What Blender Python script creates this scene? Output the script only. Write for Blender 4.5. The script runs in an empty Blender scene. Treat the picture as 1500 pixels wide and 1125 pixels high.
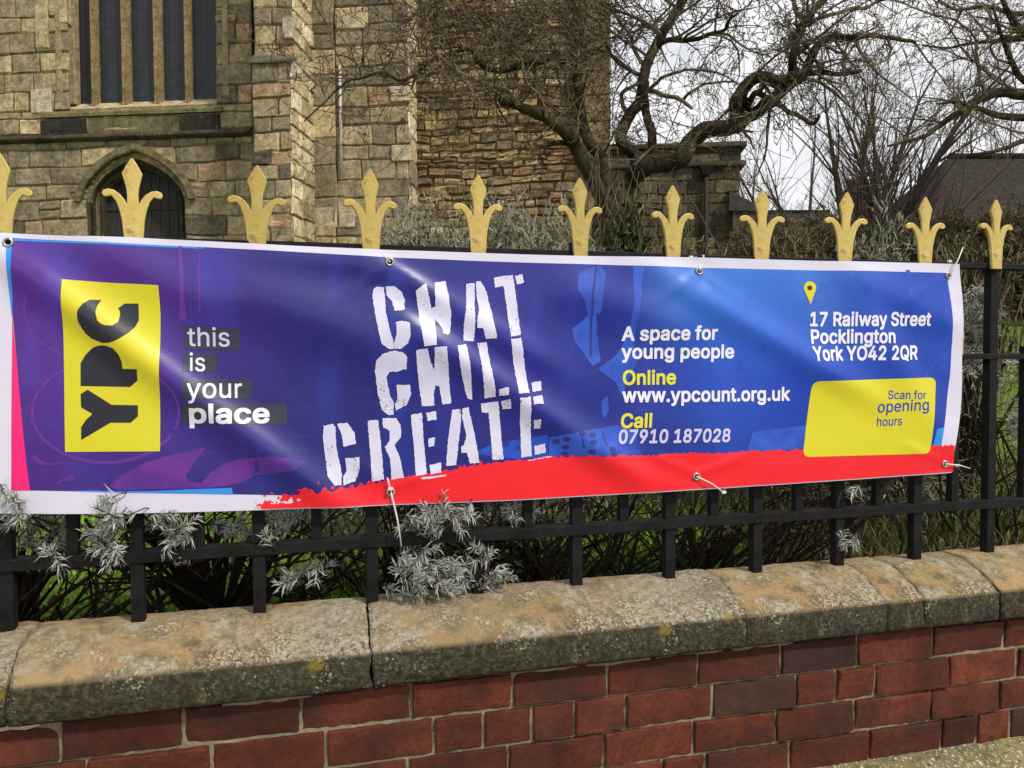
import bpy, bmesh, math, random, json
from mathutils import Vector, Matrix, noise
from mathutils.geometry import tessellate_polygon
S = bpy.context.scene
COL = S.collection
rnd = random.Random(7)
R = math.radians

# ------------------------------------------------------------------ camera
F_PX = 1154.8
YAW, PITCH, ROLL = 0.25267, -0.03407, -0.00465
EYE = Vector((0.0, -1.871, 1.55))
BAR = 0.254                                    # railing pitch
fw = Vector((math.sin(YAW) * math.cos(PITCH), math.cos(YAW) * math.cos(PITCH), math.sin(PITCH)))
rt0 = Vector((math.cos(YAW), -math.sin(YAW), 0))
up0 = rt0.cross(fw)
rt = rt0 * math.cos(ROLL) + up0 * math.sin(ROLL)
up = up0 * math.cos(ROLL) - rt0 * math.sin(ROLL)
cam = bpy.data.cameras.new('camera')
cam.sensor_width = 36.0
cam.lens = F_PX / 1500.0 * 36.0
cam.clip_start = 0.05
cam.clip_end = 1000
co = bpy.data.objects.new('camera', cam)
COL.objects.link(co)
co.matrix_world = Matrix(((rt.x, up.x, -fw.x, EYE.x), (rt.y, up.y, -fw.y, EYE.y), (rt.z, up.z, -fw.z, EYE.z), (0, 0, 0, 1)))
S.camera = co

# ------------------------------------------------------------------ light
SUN_EL, SUN_AZ = 47.0, 33.0                    # azimuth measured from -Y towards +X
sd = Vector((math.sin(R(SUN_AZ)) * math.cos(R(SUN_EL)), -math.cos(R(SUN_AZ)) * math.cos(R(SUN_EL)), math.sin(R(SUN_EL))))
sl = bpy.data.lights.new('sun', 'SUN')
sl.energy = 3.0
sl.angle = R(4.0)
sl.color = (1.0, 0.95, 0.88)
so = bpy.data.objects.new('sun', sl)
COL.objects.link(so)
so.rotation_euler = sd.to_track_quat('Z', 'Y').to_euler()
W = bpy.data.worlds.new('World')
S.world = W
W.use_nodes = True
wn, wl_ = W.node_tree.nodes, W.node_tree.links
bg = wn['Background']
sky = wn.new('ShaderNodeTexSky')
sky.sky_type = 'NISHITA'
sky.sun_disc = False
sky.sun_elevation = R(SUN_EL)
sky.sun_rotation = R(180 - SUN_AZ)
tc = wn.new('ShaderNodeTexCoord')
mp = wn.new('ShaderNodeMapping')
mp.inputs['Scale'].default_value = (1, 1, 2.2)
cn = wn.new('ShaderNodeTexNoise')
cn.inputs['Scale'].default_value = 3.2
cn.inputs['Detail'].default_value = 7
cn.inputs['Roughness'].default_value = 0.58
cr = wn.new('ShaderNodeValToRGB')
cr.color_ramp.elements[0].position = 0.30
cr.color_ramp.elements[0].color = (0.35, 0.35, 0.35, 1)
cr.color_ramp.elements[1].position = 0.5
cn2 = wn.new('ShaderNodeTexNoise')
cn2.inputs['Scale'].default_value = 5.0
cn2.inputs['Detail'].default_value = 6
cr2 = wn.new('ShaderNodeValToRGB')
cr2.color_ramp.elements[0].position = 0.35
cr2.color_ramp.elements[0].color = (8.6, 8.8, 9.3, 1)
cr2.color_ramp.elements[1].position = 0.62
cr2.color_ramp.elements[1].color = (10.4, 10.4, 10.5, 1)
mx = wn.new('ShaderNodeMix')
mx.data_type = 'RGBA'
wl_.new(tc.outputs['Generated'], mp.inputs['Vector'])
wl_.new(mp.outputs['Vector'], cn.inputs['Vector'])
wl_.new(mp.outputs['Vector'], cn2.inputs['Vector'])
wl_.new(cn.outputs['Fac'], cr.inputs['Fac'])
wl_.new(cn2.outputs['Fac'], cr2.inputs['Fac'])
wl_.new(cr.outputs['Color'], mx.inputs['Factor'])
wl_.new(sky.outputs['Color'], mx.inputs['A'])
wl_.new(cr2.outputs['Color'], mx.inputs['B'])
wl_.new(mx.outputs['Result'], bg.inputs['Color'])
bg.inputs['Strength'].default_value = 0.1
S.view_settings.view_transform = 'Standard'
S.view_settings.look = 'None'
S.view_settings.exposure = 0.0
S.view_settings.gamma = 1.0

# ------------------------------------------------------------------ photograph -> place
def ray(px, py):
    return (fw + rt * ((px - 750.0) / F_PX) + up * ((562.5 - py) / F_PX))
def at_y(px, py, y):
    d = ray(px, py)
    return EYE + d * ((y - EYE.y) / d.y)
def at_d(px, py, d):
    return EYE + ray(px, py) * d
PHI = R(20.1)                                  # the church stands turned to the street
E1 = Vector((math.cos(PHI), -math.sin(PHI), 0))
E2 = Vector((math.sin(PHI), math.cos(PHI), 0))
def at_v(px, py, v):                           # -> (u, z) on the church plane v
    d = ray(px, py)
    t = v / d.dot(E2)
    return d.dot(E1) * t, EYE.z + d.z * t
def chp(u, v, z):
    return Vector((EYE.x, EYE.y, 0)) + E1 * u + E2 * v + Vector((0, 0, z))

# ------------------------------------------------------------------ objects
WL = {}
def tag(o, label=None, cat=None, group=None, kind=None):
    if label: o['label'] = label
    if cat: o['category'] = cat
    if group: o['group'] = group
    if kind: o['kind'] = kind
    return o
def place(o, loc, parent):
    COL.objects.link(o)
    WL[o.name] = Vector(loc)
    if parent:
        o.parent = parent
        o.location = Vector(loc) - WL[parent.name]
    else:
        o.location = loc
    return o
def empty(name, loc, label, cat, group=None):
    o = bpy.data.objects.new(name, None)
    o.empty_display_size = 0.1
    place(o, loc, None)
    return tag(o, label, cat, group)
class MB:
    def __init__(s):
        s.v, s.f, s.c = [], [], []
    def add(s, vs, fs, col=None):
        b = len(s.v)
        s.v.extend(vs)
        for f in fs:
            s.f.append([i + b for i in f])
            s.c.append(col)
    def box(s, a, b, col=None):
        x0, y0, z0 = a
        x1, y1, z1 = b
        s.add([(x0, y0, z0), (x1, y0, z0), (x1, y1, z0), (x0, y1, z0), (x0, y0, z1), (x1, y0, z1), (x1, y1, z1), (x0, y1, z1)],
              [(0, 3, 2, 1), (4, 5, 6, 7), (0, 1, 5, 4), (1, 2, 6, 5), (2, 3, 7, 6), (3, 0, 4, 7)], col)
    def obox(s, u0, u1, v0, v1, z0, z1, col=None):      # box in the church frame
        p = [chp(u, v, z) for z in (z0, z1) for (u, v) in ((u0, v0), (u1, v0), (u1, v1), (u0, v1))]
        s.add([tuple(q) for q in p], [(0, 3, 2, 1), (4, 5, 6, 7), (0, 1, 5, 4), (1, 2, 6, 5), (2, 3, 7, 6), (3, 0, 4, 7)], col)
    def tube(s, pts, rad, n=5, col=None, cap=True):
        pts = [Vector(p) for p in pts]
        m = len(pts)
        if m < 2: return
        t0 = (pts[1] - pts[0]).normalized()
        nrm = t0.orthogonal().normalized()
        b = len(s.v)
        for i, p in enumerate(pts):
            t = (pts[min(i + 1, m - 1)] - pts[max(i - 1, 0)])
            if t.length < 1e-9: t = t0
            t.normalize()
            nrm = (nrm - t * nrm.dot(t))
            if nrm.length < 1e-6: nrm = t.orthogonal()
            nrm.normalize()
            bi = t.cross(nrm)
            r = rad[i] if hasattr(rad, '__len__') else rad
            for k in range(n):
                a = 2 * math.pi * k / n
                s.v.append(tuple(p + nrm * (math.cos(a) * r) + bi * (math.sin(a) * r)))
        for i in range(m - 1):
            for k in range(n):
                k2 = (k + 1) % n
                s.f.append([b + i * n + k, b + i * n + k2, b + (i + 1) * n + k2, b + (i + 1) * n + k])
                s.c.append(col)
        if cap:
            s.f.append([b + k for k in range(n)][::-1]); s.c.append(col)
            s.f.append([b + (m - 1) * n + k for k in range(n)]); s.c.append(col)
    def build(s, name, m, parent=None, smooth=False, bevel=0, recalc=False):
        if not s.v: return None
        n = len(s.v)
        lo = [min(v[i] for v in s.v) for i in range(3)]
        hi = [max(v[i] for v in s.v) for i in range(3)]
        c = Vector(((lo[0] + hi[0]) / 2, (lo[1] + hi[1]) / 2, lo[2]))
        me = bpy.data.meshes.new(name)
        me.from_pydata([(v[0] - c.x, v[1] - c.y, v[2] - c.z) for v in s.v], [], s.f)
        if any(q is not None for q in s.c):
            at = me.color_attributes.new('col', 'FLOAT_COLOR', 'CORNER')
            buf = []
            for f, q in zip(s.f, s.c):
                q = q or (0.5, 0.5, 0.5)
                buf.extend((q[0], q[1], q[2], 1.0) * len(f))
            at.data.foreach_set('color', buf)
        me.materials.append(m)
        if smooth:
            me.polygons.foreach_set('use_smooth', [True] * len(me.polygons))
        if recalc:
            bm = bmesh.new(); bm.from_mesh(me)
            bmesh.ops.recalc_face_normals(bm, faces=bm.faces)
            bm.to_mesh(me); bm.free()
        me.update()
        o = bpy.data.objects.new(name, me)
        place(o, c, parent)
        if bevel:
            b = o.modifiers.new('bevel', 'BEVEL')
            b.width = bevel; b.segments = 2; b.limit_method = 'ANGLE'
        return o

# ------------------------------------------------------------------ materials
def L(r, g, b):
    f = lambda c: (c / 255 / 12.92) if c / 255 <= 0.04045 else ((c / 255 + 0.055) / 1.055) ** 2.4
    return (f(r), f(g), f(b), 1.0)
class NT:
    def __init__(s, name):
        s.m = bpy.data.materials.new(name)
        s.m.use_nodes = True
        s.n, s.l = s.m.node_tree.nodes, s.m.node_tree.links
        s.p = s.n['Principled BSDF']
        s.tc = s.n.new('ShaderNodeTexCoord')
    def noise(s, sc, det=5, rough=0.6, vec=None, scale=None, dist=0.0):
        t = s.n.new('ShaderNodeTexNoise')
        t.inputs['Scale'].default_value = sc
        t.inputs['Detail'].default_value = det
        t.inputs['Roughness'].default_value = rough
        t.inputs['Distortion'].default_value = dist
        v = vec or s.tc.outputs['Object']
        if scale:
            m = s.n.new('ShaderNodeMapping')
            m.inputs['Scale'].default_value = scale
            s.l.new(v, m.inputs['Vector']); v = m.outputs['Vector']
        s.l.new(v, t.inputs['Vector'])
        return t.outputs['Fac']
    def ramp(s, fac, a, b, ca=(0, 0, 0, 1), cb=(1, 1, 1, 1)):
        r = s.n.new('ShaderNodeValToRGB')
        r.color_ramp.elements[0].position = a; r.color_ramp.elements[0].color = ca
        r.color_ramp.elements[1].position = b; r.color_ramp.elements[1].color = cb
        s.l.new(fac, r.inputs['Fac'])
        return r.outputs['Color']
    def mix(s, fac, a, b, mode='MIX'):
        m = s.n.new('ShaderNodeMix'); m.data_type = 'RGBA'; m.blend_type = mode
        for k, x in (('Factor', fac), ('A', a), ('B', b)):
            if hasattr(x, 'is_linked') or hasattr(x, 'links'): s.l.new(x, m.inputs[k])
            else: m.inputs[k].default_value = x
        return m.outputs['Result']
    def math(s, op, a, b=0.0):
        m = s.n.new('ShaderNodeMath'); m.operation = op
        for i, x in enumerate((a, b)):
            if hasattr(x, 'links'): s.l.new(x, m.inputs[i])
            else: m.inputs[i].default_value = x
        return m.outputs[0]
    def xyz(s, kind='Object'):
        q = s.n.new('ShaderNodeSeparateXYZ'); s.l.new(s.tc.outputs[kind], q.inputs[0])
        return q.outputs
    def attr(s):
        a = s.n.new('ShaderNodeAttribute'); a.attribute_name = 'col'
        return a.outputs['Color']
    def bump(s, h, st, dist):
        b = s.n.new('ShaderNodeBump')
        b.inputs['Strength'].default_value = st; b.inputs['Distance'].default_value = dist
        s.l.new(h, b.inputs['Height'])
        if s.p.inputs['Normal'].is_linked:
            s.l.new(s.p.inputs['Normal'].links[0].from_socket, b.inputs['Normal'])
        s.l.new(b.outputs['Normal'], s.p.inputs['Normal'])
    def out(s, c, rough=0.8, spec=0.3):
        if hasattr(c, 'links'): s.l.new(c, s.p.inputs['Base Color'])
        else: s.p.inputs['Base Color'].default_value = c
        s.p.inputs['Roughness'].default_value = rough
        s.p.inputs['Specular IOR Level'].default_value = spec
        return s.m
def simple(name, c1, c2, sc=30, rough=0.7, spec=0.3, bump=0.0, bd=0.005, scale=None, lo=0.35, hi=0.65):
    t = NT(name)
    n = t.noise(sc, 6, 0.65, scale=scale)
    c = t.mix(t.ramp(n, lo, hi), c1, c2)
    if bump: t.bump(n, bump, bd)
    return t.out(c, rough, spec)
M = {}
def stone_mat(name, grime, fine=14.0, dark=(46, 42, 34), gr=0.55):
    t = NT(name)
    big = t.noise(0.9, 6, 0.65)
    mid = t.noise(4.5, 7, 0.7)
    fin = t.noise(fine, 8, 0.75)
    c = t.mix(t.ramp(mid, 0.3, 0.7, (0.62, 0.6, 0.58, 1), (1.18, 1.15, 1.1, 1)), (0, 0, 0, 1), (1, 1, 1, 1))
    c = t.mix(1.0, t.attr(), t.ramp(mid, 0.3, 0.72, (0.72, 0.71, 0.70, 1), (1.92, 1.92, 1.93, 1)), 'MULTIPLY')
    c = t.mix(1.0, c, t.ramp(fin, 0.34, 0.66, (0.55, 0.54, 0.52, 1), (1.28, 1.28, 1.28, 1)), 'MULTIPLY')
    c = t.mix(t.math('MULTIPLY', t.ramp(big, gr, gr + 0.16), grime), c, L(*dark))
    stk = t.noise(2.4, 6, 0.68, scale=(1, 1, 0.22), dist=0.5)
    c = t.mix(t.math('MULTIPLY', t.ramp(stk, 0.52, 0.66), grime * 0.8), c, L(64, 58, 46))
    c = t.mix(t.math('MULTIPLY', t.ramp(t.noise(7, 7, 0.75, dist=0.7), 0.6, 0.68), 0.45), c, L(178, 164, 126))
    t.bump(mid, 0.8, 0.05)
    t.bump(fin, 1.0, 0.03)
    return t.out(c, 0.92, 0.15)
M['ashlar'] = stone_mat('weathered_ashlar', 0.4, gr=0.57)
M['dark_ashlar'] = stone_mat('sooty_shaded_ashlar', 0.7, gr=0.5)  # sooty stone; on the tower corner it also holds painted shade
M['rubble'] = stone_mat('rubble_stone', 0.4, 22)
M['pale_stone'] = stone_mat('pale_dressed_lit_stone', 0.35)  # pale dressed stone; on the returns it stands in for sunlight
def brick_mat():
    t = NT('red_brick')
    n = t.noise(9, 6, 0.7); f = t.noise(70, 6, 0.75); sp = t.noise(130, 3, 0.6); st = t.noise(5, 6, 0.7)
    c = t.mix(1.0, t.attr(), t.ramp(n, 0.3, 0.7, (0.42, 0.42, 0.45, 1), (1.15, 1.1, 1.02, 1)), 'MULTIPLY')
    c = t.mix(t.math('MULTIPLY', t.ramp(f, 0.48, 0.66), 0.7), c, L(66, 36, 29))
    c = t.mix(t.math('MULTIPLY', t.ramp(st, 0.5, 0.64), 0.62), c, L(52, 38, 34))
    c = t.mix(t.math('MULTIPLY', t.ramp(sp, 0.68, 0.74), 0.22), c, L(150, 120, 105))
    t.bump(n, 0.5, 0.008); t.bump(f, 0.8, 0.004)
    return t.out(c, 0.85, 0.2)
M['brick'] = brick_mat()
def mortar_mat():
    t = NT('lime_mortar')
    n = t.noise(18, 7, 0.7); f = t.noise(160, 5, 0.7)
    c = t.mix(t.ramp(n, 0.35, 0.65), L(118, 109, 84), L(152, 142, 114))
    c = t.mix(t.ramp(t.noise(7, 5, 0.7), 0.55, 0.7), c, L(84, 80, 58))
    c = t.mix(t.ramp(f, 0.6, 0.75), c, L(200, 192, 170))
    t.bump(f, 0.7, 0.004); t.bump(n, 0.5, 0.006)
    return t.out(c, 0.95, 0.1)
M['mortar'] = mortar_mat()
def coping_mat(za):
    t = NT('lichen_sandstone')
    big = t.noise(5.5, 6, 0.62); md = t.noise(17, 7, 0.7); fn = t.noise(85, 7, 0.75); sp = t.noise(150, 4, 0.6)
    c = t.mix(t.ramp(big, 0.35, 0.65), L(184, 154, 108), L(150, 132, 98))
    c = t.mix(1.0, c, t.attr(), 'MULTIPLY')
    c = t.mix(t.ramp(md, 0.48, 0.66), c, L(118, 108, 84))
    c = t.mix(t.math('MULTIPLY', t.ramp(t.noise(9, 6, 0.7, dist=0.6), 0.56, 0.66), 0.5), c, L(176, 122, 82))
    grey = t.math('MULTIPLY', t.ramp(t.noise(4.5, 7, 0.74, dist=0.6), 0.46, 0.56), t.ramp(t.noise(48, 7, 0.78), 0.42, 0.54))
    c = t.mix(t.math('MULTIPLY', grey, 0.9), c, L(192, 186, 166))
    c = t.mix(t.math('MULTIPLY', t.ramp(t.noise(3.1, 7, 0.75, dist=0.9), 0.58, 0.68), 0.55), c, L(104, 98, 78))
    patch = t.ramp(t.noise(2.6, 5, 0.6), 0.4, 0.6)
    c = t.mix(t.math('MULTIPLY', t.math('MULTIPLY', t.ramp(fn, 0.47, 0.57), patch), 0.85), c, L(80, 73, 56))
    c = t.mix(t.math('MULTIPLY', t.ramp(t.noise(3.5, 7, 0.7, dist=0.8), 0.5, 0.62), 0.5), c, L(112, 106, 84))
    c = t.mix(t.math('MULTIPLY', t.math('MULTIPLY', t.ramp(sp, 0.52, 0.58), t.ramp(big, 0.44, 0.58)), 0.8), c, L(196, 190, 166))
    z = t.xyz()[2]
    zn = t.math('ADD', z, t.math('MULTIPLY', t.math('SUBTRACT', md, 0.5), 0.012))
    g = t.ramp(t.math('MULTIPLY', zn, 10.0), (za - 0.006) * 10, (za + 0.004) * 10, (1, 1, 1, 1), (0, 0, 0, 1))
    face_tone = t.mix(t.ramp(fn, 0.45, 0.66), L(40, 39, 30), L(100, 97, 76))  # vertical face below the arris is coloured darker
    c = t.mix(t.math('MULTIPLY', g, 0.94), c, face_tone)
    top = t.ramp(t.math('MULTIPLY', zn, 10.0), (za + 0.062) * 10, (za + 0.078) * 10)
    c = t.mix(t.math('MULTIPLY', top, 0.6), c, L(112, 104, 62))
    yl = t.math('MULTIPLY', t.ramp(t.noise(6, 5, 0.7), 0.59, 0.66), t.ramp(md, 0.46, 0.6))
    c = t.mix(t.math('MULTIPLY', yl, 0.8), c, L(150, 132, 44))
    wl = t.math('MULTIPLY', t.ramp(t.noise(11, 5, 0.7), 0.52, 0.62), t.ramp(sp, 0.57, 0.63))
    c = t.mix(t.math('MULTIPLY', wl, 0.8), c, L(206, 202, 184))
    t.bump(md, 0.3, 0.006); t.bump(fn, 1.0, 0.010); t.bump(sp, 0.6, 0.003)
    return t.out(c, 0.93, 0.15)
def iron_mat():
    t = NT('black_painted_iron')
    n = t.noise(20, 7, 0.72); f = t.noise(110, 6, 0.75)
    c = t.mix(t.ramp(n, 0.35, 0.65), L(13, 13, 14), L(30, 29, 28))
    c = t.mix(t.math('MULTIPLY', t.ramp(t.noise(34, 7, 0.8), 0.6, 0.68), 0.5), c, L(80, 76, 64))
    c = t.mix(t.math('MULTIPLY', t.ramp(f, 0.64, 0.7), 0.7), c, L(128, 124, 108))
    t.bump(n, 0.5, 0.004); t.bump(f, 0.4, 0.0015)
    return t.out(c, 0.72, 0.2)
M['iron'] = iron_mat()
def gold_mat():
    t = NT('gold_paint')
    n = t.noise(16, 6, 0.65); f = t.noise(120, 5, 0.7)
    c = t.mix(t.ramp(n, 0.3, 0.7), L(206, 184, 104), L(182, 156, 80))
    c = t.mix(t.math('MULTIPLY', t.ramp(t.noise(26, 7, 0.8), 0.55, 0.63), 0.75), c, L(138, 104, 54))
    c = t.mix(t.math('MULTIPLY', t.ramp(f, 0.64, 0.7), 0.5), c, L(120, 100, 60))
    t.bump(f, 0.4, 0.003); t.bump(n, 0.4, 0.006)
    oi = t.n.new('ShaderNodeObjectInfo')
    c = t.mix(1.0, c, t.ramp(oi.outputs['Random'], 0.0, 1.0, (0.8, 0.78, 0.74, 1), (1.1, 1.1, 1.12, 1)), 'MULTIPLY')
    m = t.out(c, 0.4, 0.45)
    t.p.inputs['Metallic'].default_value = 0.12
    return m
M['gold'] = gold_mat()
PR, PS = 0.31, 0.68
def vinyl(name, c1, c2=None, sc=4, specks=False, scale=None):
    t = NT(name)
    if c2 is None: c2 = c1
    n = t.noise(sc, 4, 0.55, scale=scale)
    c = t.mix(t.ramp(n, 0.35, 0.65), c1, c2)
    w = t.noise(420, 2, 0.5)
    t.bump(w, 0.05, 0.001)
    m = t.out(c, PR, PS)
    if specks:
        a = t.math('MULTIPLY', t.ramp(t.noise(210, 3, 0.6), 0.58, 0.62), t.ramp(t.noise(14, 3, 0.6), 0.54, 0.66))
        b = t.ramp(t.noise(60, 6, 0.8), 0.76, 0.78)
        a = t.math('MAXIMUM', a, b)
        tr = t.n.new('ShaderNodeBsdfTransparent'); ms = t.n.new('ShaderNodeMixShader')
        t.l.new(a, ms.inputs[0]); t.l.new(t.p.outputs[0], ms.inputs[1]); t.l.new(tr.outputs[0], ms.inputs[2])
        t.l.new(ms.outputs[0], t.n['Material Output'].inputs['Surface'])
    return m
M['white'] = vinyl('white_vinyl', L(216, 212, 228), L(208, 205, 222))
M['stencil'] = vinyl('white_ink_stencil', L(216, 214, 232), L(204, 202, 226), 20, True)
M['whiteink'] = vinyl('white_ink', L(230, 229, 240))
M['greyink'] = vinyl('pale_grey_ink', L(196, 190, 226), L(210, 205, 234))
M['yellow'] = vinyl('yellow_ink', L(214, 204, 34))
M['yellowtext'] = vinyl('yellow_text_ink', L(222, 216, 60))
M['black'] = vinyl('black_ink', L(28, 27, 40))
M['red'] = vinyl('red_ink', L(238, 22, 36), L(232, 20, 34))
M['pink'] = vinyl('pink_ink', L(236, 24, 116))
M['cyan'] = vinyl('sky_blue_ink', L(36, 140, 226))
M['purple'] = vinyl('purple_ink', L(104, 40, 142), L(62, 30, 128), 9)
M['ring'] = vinyl('dim_purple_ink', L(92, 40, 146))
M['pale'] = vinyl('pale_blue_ink', L(44, 92, 200), L(18, 58, 166), 14)
M['mid'] = vinyl('mid_blue_ink', L(24, 78, 192), L(10, 54, 164), 14)
M['navy'] = vinyl('navy_ink', L(30, 34, 112), L(34, 44, 130), 9)
M['slate'] = vinyl('slate_grey_ink', L(40, 44, 68), L(50, 54, 70), 12)
M['blueink'] = vinyl('blue_text_ink', L(8, 56, 168))
M['metal'] = simple('zinc_eyelet', L(150, 148, 142), L(205, 203, 196), 60, 0.35, 0.5)
M['metal'].node_tree.nodes['Principled BSDF'].inputs['Metallic'].default_value = 0.7
M['hole'] = simple('eyelet_shadow_gap', L(14, 14, 16), L(18, 18, 20), 60, 0.9, 0.1)
M['tie'] = simple('white_nylon', L(226, 220, 214), L(208, 200, 192), 60, 0.4, 0.4)
def print_mat(xa, xb, zt):
    t = NT('printed_purple_to_blue')
    x, y, z = t.xyz()
    n = t.noise(2.2, 5, 0.55, dist=0.5); n2 = t.noise(7, 5, 0.6, scale=(1, 1, 0.35))
    r = t.n.new('ShaderNodeValToRGB')
    e = r.color_ramp.elements
    stops = [(0.0, (78, 28, 134)), (0.10, (62, 26, 130)), (0.20, (28, 22, 112)), (0.32, (14, 22, 112)), (0.45, (26, 26, 132)), (0.56, (10, 30, 134)), (0.64, (14, 52, 156)), (0.72, (8, 78, 190)), (0.84, (0, 58, 176)), (1.0, (0, 62, 172))]
    e[0].position, e[0].color = stops[0][0], L(*stops[0][1])
    e[1].position, e[1].color = stops[-1][0], L(*stops[-1][1])
    for p, c in stops[1:-1]:
        q = e.new(p); q.color = L(*c)
    xx = t.math('ADD', t.math('MULTIPLY', x, 1 / 2.1), 0.5)
    t.l.new(t.math('ADD', xx, t.math('MULTIPLY', t.math('SUBTRACT', n, 0.5), 0.10)), r.inputs['Fac'])
    c = r.outputs['Color']
    c = t.mix(t.math('MULTIPLY', t.ramp(n2, 0.5, 0.68), 0.3), c, L(52, 70, 196))
    dk = t.ramp(t.math('ADD', z, t.math('MULTIPLY', n, 0.2)), 0.14, 0.42, (1, 1, 1, 1), (0, 0, 0, 1))
    c = t.mix(t.math('MULTIPLY', dk, 0.45), c, L(12, 24, 104))
    bx = t.math('MULTIPLY', t.ramp(x, xa - 0.02, xa + 0.10), t.ramp(x, xb - 0.35, xb, (1, 1, 1, 1), (0, 0, 0, 1)))
    bz = t.ramp(t.math('ADD', z, t.math('MULTIPLY', t.math('SUBTRACT', n, 0.5), 0.25)), zt - 0.26, zt)
    c = t.mix(t.math('MULTIPLY', t.math('MULTIPLY', bx, bz), 0.85), c, L(58, 122, 214))
    tex = t.noise(26, 6, 0.7, scale=(1, 1, 2.5)); sp = t.noise(11, 6, 0.7, dist=1.2)
    c = t.mix(t.math('MULTIPLY', t.ramp(tex, 0.56, 0.68), 0.05), c, L(96, 132, 220))
    c = t.mix(t.math('MULTIPLY', t.ramp(sp, 0.58, 0.68), 0.25), c, L(16, 22, 92))
    t.bump(t.noise(420, 2, 0.5), 0.05, 0.001)
    return t.out(c, PR, PS)
def bark(name, c1, c2, moss, ms=0.5, sc=30):
    t = NT(name)
    n = t.noise(sc, 7, 0.7, scale=(1, 1, 0.4)); b = t.noise(5, 5, 0.65)
    c = t.mix(t.ramp(n, 0.35, 0.65), c1, c2)
    c = t.mix(t.math('MULTIPLY', t.ramp(b, ms, ms + 0.12), 0.7), c, moss)
    t.bump(n, 0.7, 0.012)
    return t.out(c, 0.92, 0.15)
M['bark'] = bark('mossy_apple_bark', L(34, 29, 23), L(66, 58, 44), L(80, 76, 40), 0.48)
M['twig'] = bark('apple_twig_bark', L(52, 44, 36), L(122, 108, 86), L(138, 126, 98), 0.53)
M['birch'] = bark('grey_brown_bark', L(62, 54, 48), L(92, 84, 74), L(86, 86, 58), 0.55)
M['finetwig'] = bark('fine_twig_bark', L(66, 55, 52), L(94, 82, 78), L(90, 84, 70), 0.55)
M['stem'] = bark('woody_lavender_stem', L(26, 22, 18), L(72, 61, 49), L(48, 44, 28), 0.5, 60)
M['stalk'] = simple('dry_flower_stalk', L(92, 78, 62), L(132, 114, 90), 20, 0.85, 0.15)
def leaf(name, c1, c2, sc=9):
    t = NT(name)
    n = t.noise(sc, 4, 0.6); f = t.noise(60, 3, 0.6)
    c = t.mix(t.ramp(n, 0.35, 0.65), c1, c2)
    c = t.mix(1.0, c, t.ramp(f, 0.3, 0.7, (0.7, 0.7, 0.7, 1), (1.2, 1.2, 1.2, 1)), 'MULTIPLY')
    m = t.out(c, 0.75, 0.25)
    return m
M['silver'] = leaf('silver_lavender_leaf', L(148, 151, 140), L(188, 189, 178))
M['silver_dim'] = leaf('grey_green_lavender_leaf', L(108, 110, 92), L(150, 148, 126))
M['grass'] = leaf('grass_blade', L(100, 146, 40), L(140, 178, 64), 3)
M['drygrass'] = leaf('dry_grass_blade', L(118, 108, 74), L(92, 92, 52), 3)
M['brownleaf'] = leaf('bronze_hedge_leaf', L(84, 72, 52), L(112, 102, 74), 4)
M['greenleaf'] = leaf('dark_evergreen_leaf', L(44, 54, 30), L(72, 80, 44), 4)
def lawn_mat():
    t = NT('lawn_turf')
    n = t.noise(1.4, 6, 0.65); f = t.noise(40, 7, 0.75)
    c = t.mix(t.ramp(n, 0.35, 0.65), L(96, 130, 44), L(126, 146, 62))
    c = t.mix(t.ramp(f, 0.42, 0.66), c, L(50, 60, 26))
    t.bump(f, 0.8, 0.03)
    return t.out(c, 0.95, 0.1)
M['lawn'] = lawn_mat()
M['soil'] = simple('garden_soil', L(44, 36, 26), L(78, 66, 48), 24, 0.95, 0.1, 0.8, 0.03)
M['pave'] = simple('grey_pavement', L(112, 108, 100), L(142, 138, 128), 18, 0.9, 0.2, 0.4, 0.01)
def plinth_mat():
    t = NT('mossy_concrete')
    n = t.noise(9, 7, 0.7); f = t.noise(70, 6, 0.7); s = t.noise(120, 3, 0.6)
    c = t.mix(t.ramp(n, 0.35, 0.65), L(112, 104, 74), L(146, 134, 98))
    c = t.mix(t.ramp(f, 0.5, 0.65), c, L(84, 80, 56))
    c = t.mix(t.ramp(s, 0.58, 0.64), c, L(200, 194, 164))
    c = t.mix(t.ramp(t.noise(14, 5, 0.7), 0.6, 0.66), c, L(150, 138, 50))
    t.bump(n, 0.6, 0.02); t.bump(f, 0.8, 0.008)
    return t.out(c, 0.95, 0.1)
M['plinth'] = plinth_mat()
M['limewhite'] = simple('pale_lime_crumbs', L(164, 152, 122), L(206, 200, 182), 60, 0.95, 0.1, 0.6, 0.004)
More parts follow.
